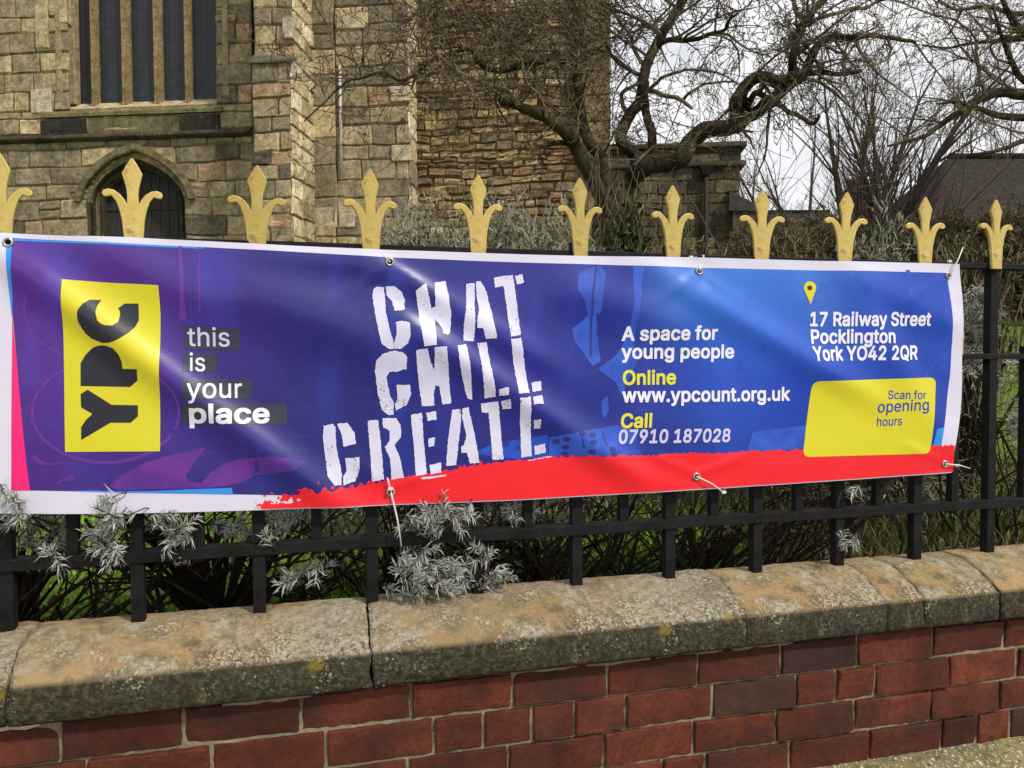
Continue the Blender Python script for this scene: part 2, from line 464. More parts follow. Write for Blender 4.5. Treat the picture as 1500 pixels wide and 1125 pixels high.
def glass_mat():
    t = NT('leaded_church_glass')
    b = t.n.new('ShaderNodeTexBrick')
    mpg = t.n.new('ShaderNodeMapping'); mpg.inputs['Rotation'].default_value = (R(90), 0, 0)
    vr = t.n.new('ShaderNodeVectorRotate'); vr.rotation_type = 'Z_AXIS'; vr.inputs['Angle'].default_value = PHI
    t.l.new(t.tc.outputs['Object'], vr.inputs['Vector']); t.l.new(vr.outputs['Vector'], mpg.inputs['Vector'])
    t.l.new(mpg.outputs['Vector'], b.inputs['Vector'])
    b.offset = 0.0
    b.inputs['Color1'].default_value = L(44, 46, 48); b.inputs['Color2'].default_value = L(54, 56, 58); b.inputs['Mortar'].default_value = L(32, 33, 34)
    b.inputs['Scale'].default_value = 1.0; b.inputs['Brick Width'].default_value = 0.13; b.inputs['Row Height'].default_value = 0.17; b.inputs['Mortar Size'].default_value = 0.012
    n = t.noise(5, 4, 0.6)
    c = t.mix(t.ramp(n, 0.3, 0.7), b.outputs['Color'], L(40, 42, 48))
    t.bump(b.outputs['Color'], 0.6, 0.01); t.bump(n, 0.3, 0.01)
    return t.out(c, 0.42, 0.35)
M['glass'] = glass_mat()
M['door'] = simple('grey_oak_boards', L(44, 42, 42), L(70, 66, 63), 9, 0.85, 0.2, 0.6, 0.02, (9, 9, 0.5))
M['pipe_white'] = simple('pale_conduit', L(176, 172, 168), L(198, 194, 188), 14, 0.5, 0.3)
M['pipe_dark'] = simple('dark_cast_iron', L(34, 30, 28), L(52, 46, 42), 14, 0.7, 0.3)
def tile_mat():
    t = NT('brown_roof_tiles')
    w = t.n.new('ShaderNodeTexBrick')
    t.l.new(t.tc.outputs['UV'], w.inputs['Vector'])
    w.inputs['Color1'].default_value = L(52, 47, 42); w.inputs['Color2'].default_value = L(66, 59, 52); w.inputs['Mortar'].default_value = L(34, 28, 24)
    w.inputs['Scale'].default_value = 1.0; w.inputs['Brick Width'].default_value = 0.2; w.inputs['Row Height'].default_value = 0.16; w.inputs['Mortar Size'].default_value = 0.012
    n = t.noise(3, 6, 0.7)
    c = t.mix(1.0, w.outputs['Color'], t.ramp(n, 0.3, 0.7, (0.6, 0.6, 0.62, 1), (1.15, 1.1, 1.05, 1)), 'MULTIPLY')
    t.bump(w.outputs['Color'], 0.8, 0.03)
    return t.out(c, 0.9, 0.15)
M['tile'] = tile_mat()
M['slate_cap'] = simple('slate_weathering', L(56, 53, 50), L(80, 75, 69), 8, 0.7, 0.3, 0.4, 0.02)
M['farbrick'] = simple('dark_red_brickwork', L(70, 48, 42), L(92, 64, 54), 12, 0.9, 0.15, 0.5, 0.02)

# ================================================================== ground
def smooth(t):
    t = max(0.0, min(1.0, t)); return t * t * (3 - 2 * t)
def gz(x, y):
    b = 0.80 + 0.16 * smooth((y - 0.35) / 1.6) + 0.95 * smooth((y - 1.0) / 6.5)
    b += 0.22 * smooth((x - 1.2) / 2.0) * smooth((y - 0.6) / 3.0)
    return b + 0.03 * noise.noise(Vector((x * 0.7, y * 0.7, 0)))
def ground():
    mb = MB()
    mb.add([(-300, -300, 0), (300, -300, 0), (300, 0.05, 0), (-300, 0.05, 0)], [(0, 1, 2, 3)])
    tag(mb.build('pavement', M['pave']), kind='structure')
    mb = MB()
    xs = [-300, -120, -60] + [-30 + i * 1.0 for i in range(24)] + [-6 + 0.15 * i for i in range(81)] + [7 + i for i in range(24)] + [60, 120, 300]
    ys = [0.1 + 0.1 * i for i in range(35)] + [3.7 + 0.4 * i for i in range(20)] + [13, 18, 25, 40, 80, 160, 320]
    n = len(xs)
    vs = [(x, y, gz(x, y)) for y in ys for x in xs]
    fs = [(j * n + i, j * n + i + 1, (j + 1) * n + i + 1, (j + 1) * n + i) for j in range(len(ys) - 1) for i in range(n - 1)]
    mb.add(vs, fs)
    tag(mb.build('churchyard_lawn', M['lawn'], smooth=True), kind='structure')
ground()

# ================================================================== front wall
YW = -0.127                                    # brick face
ZC, CH = 0.822, 0.08595
YF = -0.160                                    # coping face
def xw(px, py, y=YW):
    return at_y(px, py, y).x
wall = empty('boundary_wall', (0, -0.05, 0), 'low red brick boundary wall with lichened sandstone coping under the black railings', 'wall')
def brick(mb, x0, x1, z0, z1, y, depth, r, bev=0.0026, jit=0.0018):
    # one worn brick: a gridded face with chipped, uneven edges
    nx = max(5, int((x1 - x0) / 0.016)); nz = 5
    sd = r.uniform(0, 999)
    yo = r.uniform(-0.003, 0.002); tx, tz = r.uniform(-0.008, 0.008), r.uniform(-0.012, 0.012)
    xs = [0, bev / (x1 - x0)] + [k / nx for k in range(1, nx)] + [1 - bev / (x1 - x0), 1]
    zs = [0, bev / (z1 - z0)] + [k / nz for k in range(1, nz)] + [1 - bev / (z1 - z0), 1]
    V, Fq = [], []
    m = len(xs)
    for b, v in enumerate(zs):
        for a, u in enumerate(xs):
            x = x0 + (x1 - x0) * u; z = z0 + (z1 - z0) * v
            n1 = noise.noise(Vector((x * 60, z * 60, sd))); n2 = noise.noise(Vector((x * 60, z * 60, sd + 50)))
            n3 = noise.noise(Vector((x * 22, z * 22, sd + 20)))
            edge = a in (0, m - 1) or b in (0, len(zs) - 1)
            yy = y + yo + tx * (u - .5) + tz * (v - .5) + 0.0010 * n3 + 0.0006 * n1
            if edge: yy += bev + 0.002 * abs(n2)
            elif a in (1, m - 2) or b in (1, len(zs) - 2): yy += 0.0006 + 0.0028 * max(0, n2)
            V.append((x + 0.0030 * n1, yy, z + 0.0028 * n2))
    for b in range(len(zs) - 1):
        for a in range(m - 1):
            Fq.append((b * m + a, b * m + a + 1, (b + 1) * m + a + 1, (b + 1) * m + a))
    per = [a for a in range(m)] + [b * m + m - 1 for b in range(1, len(zs))] + [(len(zs) - 1) * m + a for a in range(m - 2, -1, -1)] + [b * m for b in range(len(zs) - 2, 0, -1)]
    o = len(V)
    for q in per: V.append((V[q][0], y + depth, V[q][2]))
    for k in range(len(per)):
        k2 = (k + 1) % len(per)
        Fq.append((per[k2], per[k], o + k, o + k2))
    return V, Fq
def brickwork():
    r = random.Random(3)
    mb = MB()
    rows = [[88, 269, 441, 602, 751, 891, 1022, 1145, 1257, 1368, 1472],
            [127, 310, 478, 636, 709, 780, 842, 917, 1045, 1167, 1226, 1283, 1391, 1492],
            [-60, 120, 305, 480, 598, 745, 885, 1016, 1137, 1253, 1364, 1465],
            [-140, 60, 250, 440, 620, 790, 880, 971, 1034, 1158, 1274, 1380, 1433, 1482]]
    ymid = [[1095, 930], [1140, 945], [1190, 985], [1240, 1030]]
    for i in range(9):
        z1 = ZC - i * CH
        z0 = z1 - CH
        if i < 4:
            js = []
            for px in rows[i]:
                p = at_y(px, 1000, YW)
                # joint position on the course centre
                yy = 1000
                for _ in range(4):
                    q = at_y(px, yy, YW); yy += (q.z - (z0 + z1) / 2) * F_PX / (fw.dot(q - EYE))
                js.append(at_y(px, yy, YW).x)
        else:
            js = [-1.0 + (i % 2) * 0.117 + k * 0.2351 for k in range(10)]
        while js[0] > -2.6: js.insert(0, js[0] - 0.2351)
        while js[-1] < 4.4: js.append(js[-1] + 0.2351)
        for a, b in zip(js[:-1], js[1:]):
            k = r.random()
            base = (110, 57, 41) if k < 0.58 else (95, 50, 38) if k < 0.88 else (70, 49, 43)
            q = r.uniform(0.86, 1.14)
            col = L(*[min(255, c * q) for c in base])[:3]
            vs, fs = brick(mb, a + 0.0042, b - 0.0042, z0 + 0.0038, z1 - 0.0038, YW, 0.06, r)
            mb.add(vs, fs, col)
    mb.build('brickwork', M['brick'], wall)
    mo = MB(); lw = MB()
    nx = 260
    vs, fs = [], []
    zs = [0.03 + i * 0.0124 for i in range(65)]
    for z in zs:
        for i in range(nx + 1):
            x = -2.6 + 7.0 * i / nx
            vs.append((x, YW + 0.0085 + 0.0020 * noise.noise(Vector((x * 40, 0, z * 40))), z))
    for jz in range(len(zs) - 1):
        for i in range(nx):
            a = jz * (nx + 1) + i
            fs.append((a, a + 1, a + nx + 2, a + nx + 1))
    mo.add(vs, fs)
    # crumbled bedding mortar under the coping
    x = -2.4
    while x < 4.2:
        w = r.uniform(0.04, 0.22)
        if r.random() < 0.72:
            yo = r.uniform(-0.004, 0.012)
            m = 9
            vv = []
            for k in range(m):
                xx = x + w * k / (m - 1)
                t = 0.5 - abs(k / (m - 1) - 0.5)
                zt = 0.838
                zb = ZC - 0.004 - r.uniform(0, 0.004) * (1 if 0 < k < m - 1 else 0)
                vv += [(xx, YW - 0.006 + yo + r.uniform(-0.003, 0.003), zb), (xx, YW - 0.010 + yo + r.uniform(-0.003, 0.003), (zb + zt) / 2), (xx, YW + yo, zt), (xx, YW + 0.05, zb)]
            ff = []
            for k in range(m - 1):
                b = 4 * k
                ff += [(b, b + 4, b + 5, b + 1), (b + 1, b + 5, b + 6, b + 2), (b + 3, b + 7, b + 4, b)]
            (lw if r.random() < 0.4 else mo).add(vv, ff)
        x += w + r.uniform(0.0, 0.05)
    mo.build('mortar', M['mortar'], wall)
    lw.build('lime_crumbs', M['limewhite'], wall)
    core = MB()
    core.box((-2.6, YW + 0.03, 0), (4.4, 0.12, 0.83))
    core.build('wall_core', M['mortar'], wall)
    pl = MB()
    prof = [(YW + 0.02, 0.485), (YW - 0.006, 0.480), (YW - 0.045, 0.468), (YW - 0.085, 0.440), (YW - 0.10, 0.41), (YW - 0.11, 0.0)]
    nx = 300
    for i in range(nx + 1):
        x = -2.6 + 7.0 * i / nx
        for k, (y, z) in enumerate(prof):
            d = 0.006 * noise.noise(Vector((x * 6, k * 3.1, 0))) + 0.003 * noise.noise(Vector((x * 30, k * 3.1, 5)))
            pl.v.append((x, y - d, z + (d if 0 < k < 5 else 0)))
    m = len(prof)
    for i in range(nx):
        for k in range(m - 1):
            pl.f.append([i * m + k, i * m + k + 1, (i + 1) * m + k + 1, (i + 1) * m + k]); pl.c.append(None)
    pl.build('plinth', M['plinth'], wall, smooth=True)
brickwork()
ZA = (at_y(450, 969, YF).z + at_y(950, 917, YF).z + at_y(1357, 874, YF).z) / 3
ZB = at_y(950, 966, YF).z
ZT = EYE.z - 0.5766                            # coping top at the bars
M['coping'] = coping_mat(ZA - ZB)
def coping():
    r = random.Random(11)
    js = [-1400, -420, 6, 545, 1093, 1300, 1357, 1467]
    cracks = (5,)
    xs = [at_y(px, 980 - px * 0.06, YF).x for px in js]
    xs += [xs[-1] + 0.62, xs[-1] + 1.4, xs[-1] + 2.2]
    xs[0] = -2.6
    prof = [(YF + 0.06, ZB + 0.0), (YF + 0.006, ZB + 0.001), (YF, ZB + 0.008), (YF - 0.001, (ZA + ZB) / 2), (YF, ZA - 0.008), (YF + 0.004, ZA), (YF + 0.012, ZA + 0.008)]
    for k in range(1, 9):
        t = k / 8.0
        y = YF + 0.012 + t * 0.098
        z = ZA + 0.008 + (ZT - 0.008 - ZA - 0.008) * (0.55 * t + 0.45 * math.sin(t * math.pi / 2 * 0.93) / math.sin(math.pi / 2 * 0.93))
        prof.append((y, z))
    prof += [(-0.03, ZT), (0.0, ZT + 0.001), (0.05, ZT), (0.1, ZT - 0.02), (0.12, ZT - 0.06), (0.12, ZB)]
    m = len(prof)
    for s in range(len(xs) - 1):
        x0, x1 = xs[s] + (0.0006 if s in cracks else 0.0025), xs[s + 1] - (0.0006 if s + 1 in cracks else 0.0025)
        mb = MB()
        n = max(8, int((x1 - x0) / 0.012))
        if s not in cracks:
            q = r.uniform(0.85, 1.1)
            col = (q * r.uniform(0.97, 1.04), q, q * r.uniform(0.95, 1.05))
            dz, dy = r.uniform(-0.003, 0.003), r.uniform(-0.003, 0.003)
        rag = [r.uniform(-0.0015, 0.0015) for _ in range(m)]
        for i in range(n + 1):
            t = i / n
            x = x0 + (x1 - x0) * t
            e = min(x - x0, x1 - x)
            rd = 0.0025 * math.exp(-e / 0.004)
            for k, (y, z) in enumerate(prof):
                if 0 < k < m - 1:
                    d = 0.0015 * noise.noise(Vector((x * 6 + s * 9, k * 0.5, 1))) + 0.0020 * noise.noise(Vector((x * 34, k * 1.3, s))) + 0.0014 * noise.noise(Vector((x * 90, k * 2.3, s))) - rd
                else: d = 0
                dirv = Vector((0, -1, 0)) if k < 5 else Vector((0, -0.5, 0.86)) if k < 14 else Vector((0, 0, 1))
                p = Vector((x + (rag[k] + 0.0025 * noise.noise(Vector((s, k * 0.7, i > n / 2)))) * (1 if i in (0, n) else 0), y + dy, z + dz * (k > 1))) + dirv * d
                mb.v.append((p.x + 0.012 * noise.noise(Vector((k * 0.4, (s if i < n / 2 else s + 1) * 7.7, 2))) * math.exp(-e / 0.03) * (1 if 1 < s < 8 else 0), p.y, p.z))
        for i in range(n):
            for k in range(m - 1):
                mb.f.append([i * m + k, i * m + k + 1, (i + 1) * m + k + 1, (i + 1) * m + k][::-1]); mb.c.append(col)
        mb.f.append(list(range(m))); mb.c.append(col)
        mb.f.append([n * m + k for k in range(m)][::-1]); mb.c.append(col)
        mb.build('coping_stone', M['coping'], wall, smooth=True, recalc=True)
coping()

# ================================================================== railings
ZR = EYE.z - 0.4325
ZTOP = at_y(1452, 389, 0).z - 0.004
ZMID = at_y(1470, 522, 0).z
ZTIP = EYE.z + 0.435
rail = empty('iron_railing', (0, 0, ZT), 'black iron railing with gold fleur-de-lis finials standing on the stone coping', 'railing')
def finial_mesh(sc=1.0, spear=False):
    half = [(0.0, 0.0), (0.0036, -0.0035), (0.0118, -0.0175), (0.0205, -0.035), (0.0178, -0.045), (0.0125, -0.066), (0.0110, -0.082), (0.0118, -0.101),
            (0.0160, -0.092), (0.0250, -0.080), (0.0370, -0.0715), (0.0480, -0.0695), (0.0575, -0.0730), (0.0605, -0.0800),
            (0.0570, -0.0865), (0.0495, -0.0865), (0.0420, -0.0840), (0.0330, -0.0960), (0.0270, -0.1140), (0.0225, -0.136), (0.0200, -0.165), (0.0185, -0.20)]
    if spear: half = [(0.0, 0.0), (0.007, -0.008), (0.0145, -0.040), (0.0135, -0.052), (0.0125, -0.070), (0.012, -0.10)]
    out = half + [(-x, z) for x, z in reversed(half[1:])]
    n = len(out)
    bm = bmesh.new()
    th = 0.0045
    A = [bm.verts.new((x * sc, -th, z * sc)) for x, z in out]
    B = [bm.verts.new((x * sc, th, z * sc)) for x, z in out]
    bm.faces.new(A[::-1]); bm.faces.new(B)
    for i in range(n):
        k = (i + 1) % n
        bm.faces.new((A[i], A[k], B[k], B[i]))
    bmesh.ops.recalc_face_normals(bm, faces=bm.faces)
    me = bpy.data.meshes.new('finial')
    bmesh.ops.triangulate(bm, faces=[f for f in bm.faces if len(f.verts) > 4])
    bm.to_mesh(me); bm.free()
    me.materials.append(M['gold'])
    return me
def railings():
    tipy = {0: 226, 1: 234, 2: 244, 3: 249.5, 4: 258, 5: 262, 6: 273, 7: 280, 8: 283, 9: 290, 10: 294}
    tipx = {0: 3, 1: 195.5, 2: 377.7, 3: 540.7, 4: 698, 5: 845.7, 6: 981, 7: 1112, 8: 1235, 9: 1349, 10: 1452}
    r = random.Random(5)
    fm, fs = finial_mesh(), finial_mesh(1.0, True)
    bar_me = short_me = None
    for i in range(-4, 17):
        x = (i - 2.4502) * BAR
        mb = MB(); b = 0.0135
        mb.box((x - b, -b, ZT - 0.03), (x + b, b, ZTIP - 0.15))
        o = mb.build('railing_bar', M['iron'], rail, bevel=0.0015)
        if i in tipx:
            t = at_y(tipx[i], tipy[i], -0.004)
        else: t = Vector((x, -0.004, ZTIP))
        f = bpy.data.objects.new('finial', fm)
        place(f, (t.x, -0.0195, t.z), o)
        lean = math.atan2(t.x - x, 0.45)
        f.rotation_euler = (r.uniform(-0.03, 0.03), lean * 0.6 + r.uniform(-0.018, 0.018), r.uniform(-0.12, 0.12))
        f.scale = (r.uniform(0.97, 1.04), 1, r.uniform(0.97, 1.03))
        # the plate is riveted to the bar
        md = f.modifiers.new('bevel', 'BEVEL'); md.width = 0.0018; md.segments = 2; md.limit_method = 'ANGLE'; md.angle_limit = R(50)
        xs = x + BAR / 2
        mb = MB(); b = 0.0115
        mb.box((xs - b, -b, ZR - 0.02), (xs + b, b, ZMID + 0.03))
        o = mb.build('dog_bar', M['iron'], rail, bevel=0.0015)
        f = bpy.data.objects.new('finial', fs)
        place(f, (xs, -0.0175, ZMID + 0.105), o)
        md = f.modifiers.new('bevel', 'BEVEL'); md.width = 0.001; md.segments = 2; md.limit_method = 'ANGLE'; md.angle_limit = R(50)
    for z, h, d in ((ZR, 0.013, 0.019), (ZMID, 0.008, 0.017), (ZTOP, 0.008, 0.018)):
        mb = MB()
        n = 60
        for i in range(n):
            x0, x1 = -2.2 + 6.2 * i / n, -2.2 + 6.2 * (i + 1) / n
            zz = [z + 0.0025 * noise.noise(Vector((x * 2.3, z, 0))) for x in (x0, x1)]
            for q, x in enumerate((x0, x1)):
                if q == 0 and i: continue
                mb.v += [(x, -d, zz[q] - h), (x, -d, zz[q] + h), (x, d, zz[q] + h), (x, d, zz[q] - h)]
        for i in range(n):
            for k in range(4):
                k2 = (k + 1) % 4
                mb.f.append([4 * i + k, 4 * i + k2, 4 * i + 4 + k2, 4 * i + 4 + k]); mb.c.append(None)
        mb.f += [[0, 1, 2, 3], [4 * n, 4 * n + 3, 4 * n + 2, 4 * n + 1]]; mb.c += [None, None]
        mb.build('rail', M['iron'], rail, bevel=0.002, recalc=True)
railings()

# ================================================================== banner
YB = -0.034
def pl(px, py):                                # photo pixel -> (x, z) on the hanging plane
    p = at_y(px, py, YB)
    return p.x, p.z
def sdist(p, a, b):
    ax, az = a; bx, bz = b
    dx, dz = bx - ax, bz - az
    q = dx * dx + dz * dz
    t = ((p[0] - ax) * dx + (p[1] - az) * dz) / q
    n = ((p[0] - ax) * -dz + (p[1] - az) * dx) / math.sqrt(q)
    return t, n
FOLDS = []
def fold(p0, p1, w, amp):
    FOLDS.append((pl(*p0), pl(*p1), w, amp))
fold((0, 366), (500, 740), 0.036, 0.0185)
fold((120, 345), (330, 455), 0.050, 0.010)
fold((330, 420), (640, 530), 0.070, 0.018)
fold((590, 470), (920, 690), 0.036, 0.0175)
fold((560, 395), (800, 530), 0.036, 0.011)
fold((960, 400), (1260, 575), 0.040, 0.0155)
fold((820, 420), (1020, 480), 0.06, 0.013)
fold((1240, 400), (1400, 480), 0.05, 0.010)
fold((1250, 430), (1385, 660), 0.05, 0.007)
fold((380, 372), (560, 392), 0.03, 0.006)
for a, b in (((570, 388), (500, 440)), ((570, 388), (645, 440)), ((1020, 400), (955, 445)), ((1020, 400), (1090, 446)), ((572, 716), (515, 668)), ((572, 716), (650, 684)),
             ((1017, 694), (950, 664)), ((1017, 694), (1085, 668)), ((1384, 406), (1320, 440)), ((1380, 676), (1320, 650)), ((20, 362), (30, 460)), ((1384, 408), (1372, 480))):
    fold(a, b, 0.014, 0.0021)
EY = [(17, 357), (570, 385), (1020, 398), (1386, 404), (572, 720), (1017, 697), (1381, 679)]
EYP = [pl(*e) for e in EY]
def hh(x, z):
    h = 0.0085 * noise.noise(Vector((x * 2.1, z * 2.6 + x * 1.2, 3.3))) + 0.0022 * noise.noise(Vector((x * 7, z * 9 + x * 4, 7.3)))
    for a, b, w, amp in FOLDS:
        t, n = sdist((x, z), a, b)
        if -0.4 < t < 1.4 and abs(n) < 4 * w:
            e = smooth((t + 0.25) / 0.45) * (1 - smooth((t - 0.75) / 0.5))
            h += amp * e * math.exp(-(n / w) ** 2)
    for ex, ez in EYP:
        d2 = (x - ex) ** 2 + (z - ez) ** 2
        h -= 0.004 * math.exp(-d2 / 0.0016)
    return h + 0.010
def surf(x, z, lv=0.0):
    return (x, YB - hh(x, z) - lv * 0.0006, z)
TOP = [(-12, 341.5), (0, 342), (100, 347), (200, 349.5), (300, 354), (430, 361), (560, 366.5), (700, 371), (850, 375.5), (1020, 378), (1200, 383), (1403, 387)]
BOT = [(-12, 751), (0, 751), (90, 751.5), (180, 751), (280, 749), (380, 746), (560, 740), (750, 732.5), (900, 724), (1100, 711.5), (1250, 702), (1393, 692)]
def interp(tab, x):
    for (a, ya), (b, yb) in zip(tab[:-1], tab[1:]):
        if x <= b: return ya + (yb - ya) * (x - a) / (b - a)
    return tab[-1][1]
NXB, NZB = 290, 78
banner = MB()
for i in range(NXB + 1):
    s = i / NXB
    tp = -12 + 1415 * s; bp = -12 + 1405 * s
    tx, tz = pl(tp, interp(TOP, tp)); bx, bz = pl(bp, interp(BOT, bp))
    for j in range(NZB + 1):
        v = j / NZB
        x = tx + (bx - tx) * v; z = tz + (bz - tz) * v
        x += 0.022 * math.sin(math.pi * v) ** 1.5 * s ** 14
        x += 0.004 * math.sin(v * 11) * s ** 20
        banner.v.append(surf(x, z))
for i in range(NXB):
    for j in range(NZB):
        a = i * (NZB + 1) + j
        banner.f.append([a, a + 1, a + NZB + 2, a + NZB + 1]); banner.c.append(None)
ban = banner.build('printed_banner', M['white'], None, smooth=True)
tag(ban, 'glossy purple and blue vinyl banner with white stencil words hanging on the railings', 'banner')
BXC = WL[ban.name]
def conform(name, tris_v, tris_f, m, lv, parent=None, step=0.0075):
    bm = bmesh.new()
    vs = [bm.verts.new((x, 0, z)) for x, z in tris_v]
    for f in tris_f:
        try: bm.faces.new([vs[i] for i in f])
        except ValueError: pass
    bmesh.ops.remove_doubles(bm, verts=bm.verts, dist=1e-6)
    xs = [v.co.x for v in bm.verts]; zs = [v.co.z for v in bm.verts]
    for lo, hi, nrm, ax in ((min(xs), max(xs), (1, 0, 0), 0), (min(zs), max(zs), (0, 0, 1), 2)):
        k = math.floor(lo / step) + 1
        while k * step < hi:
            p = [0, 0, 0]; p[ax] = k * step
            bmesh.ops.bisect_plane(bm, geom=bm.verts[:] + bm.edges[:] + bm.faces[:], plane_co=p, plane_no=nrm, dist=1e-6)
            k += 1
    for v in bm.verts:
        v.co = Vector(surf(v.co.x, v.co.z, lv))
    bm.normal_update()
    flip = [f for f in bm.faces if f.normal.y > 0]
    if flip: bmesh.ops.reverse_faces(bm, faces=flip)
    mb = MB()
    bm.verts.index_update()
    mb.add([tuple(v.co) for v in bm.verts], [[v.index for v in f.verts] for f in bm.faces])
    bm.free()
    return mb.build(name, m, parent or ban, smooth=True)
def rough(poly, amp, seg, r):
    out = []
    n = len(poly)
    for i in range(n):
        a, b = poly[i], poly[(i + 1) % n]
        d = math.hypot(b[0] - a[0], b[1] - a[1]); k = max(1, int(d / seg))
        for j in range(k):
            t = j / k
            out.append((a[0] + (b[0] - a[0]) * t + r.uniform(-amp, amp), a[1] + (b[1] - a[1]) * t + r.uniform(-amp, amp)))
    return out
def decal(name, polys, m, lv, amp=0, seg=1.6, seed=1, parent=None, inpx=True, split=False):
    if split:
        for k, p in enumerate(polys): decal(name, [p], m, lv, amp, seg, seed + k, parent, inpx)
        return
    r = random.Random(seed)
    V, Fc = [], []
    for poly in polys:
        holes = []
        if isinstance(poly, tuple) and isinstance(poly[0], list): poly, holes = poly[0], list(poly[1:])
        loops = [poly] + holes
        if amp: loops = [rough(q, amp, seg, r) for q in loops]
        if inpx: loops = [[pl(*p) for p in q] for q in loops]
        tri = tessellate_polygon([[Vector((x, z, 0)) for x, z in q] for q in loops])
        flat = [p for q in loops for p in q]
        b = len(V)
        V += flat; Fc += [[i + b for i in t] for t in tri]
    return conform(name, V, Fc, m, lv, parent)
def pts(s, sx=1.0, ox=0.0, oy=0.0):
    a = [float(q) for q in s.replace(';', ' ').replace(',', ' ').split()]
    return [(ox + a[i] / sx, oy + a[i + 1] / sx) for i in range(0, len(a), 2)]
def ell(cx, cy, rx, ry, n=48, a0=0, a1=360):
    return [(cx + rx * math.cos(R(a0 + (a1 - a0) * k / n)), cy + ry * math.sin(R(a0 + (a1 - a0) * k / n))) for k in range(n if a1 - a0 >= 360 else n + 1)]
def arc_band(cx, cy, rx, ry, w, a0, a1, n=40):
    return ell(cx, cy, rx, ry, n, a0, a1) + ell(cx, cy, rx - w, ry - w, n, a0, a1)[::-1]
# the printed picture and its shapes
_c = (pl(22, 500)[0] + pl(1390, 500)[0]) / 2
M['print'] = print_mat(pl(930, 400)[0] - _c, pl(1330, 400)[0] - _c, 0.53)
decal('printed_picture', [pts('22,350 130,356 300,363 430,370 560,377.5 700,383 850,387.5 1020,393 1200,397 1384,400 1388,440 1390,500 1388,550 1382,600 1376,640 1373,662 1000,680 640,715 450,725 300,722 150,719 47,717 41,680 34,600 27,520 22,460')], M['print'], 1)
decal('pink_stripe', [pts('21.5,462 24,490 30,555 36,620 42,680 47,717 19.5,717 20,640 20.5,560')], M['pink'], 1.6)
decal('sky_blue_stripe', [pts('15,360 23,352 23,380 22.5,440 21.5,468 17,420'), pts('24,351 130,356 300,363 300,365.5 130,359 24,354'), pts('106,718 135,717 180,718.5 230,718 270,716 340,713.5 342,723 300,722 200,720.5'), pts('1367,628 1378,625 1374,652 1362,654')], M['cyan'], 1.8, split=True)
shapes = [arc_band(157, 603, 109, 76, 4.5, -150, 20), arc_band(157, 603, 109, 76, 5, 28, 205), arc_band(120, 455, 82, 68, 3, 80, 200),
          pts('262,362 268,362 270,400 275,470 264,470 266,410'), pts('292,363 295,363 296,460 293,460')]
decal('printed_drum_outline', shapes, M['ring'], 2, split=True)
cym = pts('530,218 600,150 700,95 800,62 900,40 1010,15 960,80 910,150 935,182 985,188 1040,130 1100,95 1180,70 1250,60 1330,54 1400,60 1490,82 1440,122 1350,138 1250,152 1180,185 1100,203 1000,213 800,217 650,222', 3.333, 0, 650)
decal('printed_cymbal', [cym, pts('160,62 185,50 210,75 250,92 300,85 320,92 270,105 220,100 180,85', 3.333, 0, 650), pts('285,185 320,165 350,150 376,158 350,180 320,178 295,195', 3.333, 0, 650)], M['purple'], 2.2, 0.4, 4, split=True)
decal('printed_dark_mark', [pts('1243,78 1262,78 1266,130 1246,138', 3.333, 0, 650), pts('915,150 945,150 960,185 925,180', 3.333, 0, 650)], M['navy'], 2.6, split=True)
# figure in the middle and the desk
decal('printed_figure', [pts('845,402 862,392 878,390 884,400 880,430 876,458 870,462 874,500 878,530 866,536 852,516 840,500 836,482 848,474 858,462 852,440 842,424'),
                         pts('924,390 940,391 936,420 930,470 926,510 940,512 926,540 916,560 908,580 900,560 884,548 874,540 894,526 908,510 918,480 924,440'), pts('879,586 888,580 890,600 884,612 879,606'),
                         pts('802,640 840,632 880,626 900,622 930,630 936,664 880,666 802,668'), pts('1100,632 1180,622 1182,656 1090,662')], M['pale'], 2, 0.5, 5, 4, split=True)
decal('printed_seam', [pts('870,390 873,390 866,430 865,470 865,522 862,522 862,470 863,430'), pts('846,640 848,640 852,655 850,655'), pts('878,632 880,632 886,652 884,652')], M['navy'], 2.6, split=True)
knobs = []
for i, (kx, ky) in enumerate([(812, 646), (826, 642), (826, 654), (864, 636), (864, 646), (862, 660), (893, 657), (895, 664), (825, 664), (848, 634), (740, 650), (760, 655), (722, 660)]):
    knobs.append(ell(kx, ky, 5.5, 3.6, 14))
decal('printed_desk_knob', knobs, M['navy'], 2.6, 0.3, 2, 5, split=True)
decal('printed_desk', [pts('690,664 720,650 800,636 802,668 760,672')], M['mid'], 1.7, 0.5, 4)
decal('printed_highlight', [arc_band(1400, 562, 52, 46, 5, 182, 238), pts('1368,520 1384,515 1383,550 1372,540'), pts('1322,396 1328,396 1327,440 1322,440')], M['mid'], 1.5, 1.0, 6, split=True)
# red band with a torn, spattered top edge
rt_ = random.Random(21)
edge = pts('372,740 392,733 405,737 418,722 436,726 446,712 462,720 476,714 486,722 500,712 520,714 540,706 556,708 572,700 596,699 620,694 650,690 676,685 700,681 740,676 770,674 800,669 850,668 900,666 950,667 1000,664 1050,664 1100,660 1150,660 1180,657 1300,655 1370,653 1396,652')
top = []
for (a, b) in zip(edge[:-1], edge[1:]):
    k = max(1, int((b[0] - a[0]) / 3))
    for j in range(k):
        t = j / k
        am = 3.4 if a[0] < 560 else 1.6
        sp = -rt_.uniform(3, 8) if rt_.random() < 0.09 and 420 < a[0] < 720 else -rt_.uniform(0, 2)
        top.append((a[0] + (b[0] - a[0]) * t, a[1] + (b[1] - a[1]) * t + rt_.uniform(-am, am) + sp))
top.append((1395, 652))
bot = pts('1393,690.5 1250,700.5 1100,710 900,722.5 750,731 560,738.5 400,744 384,744')
splat = []
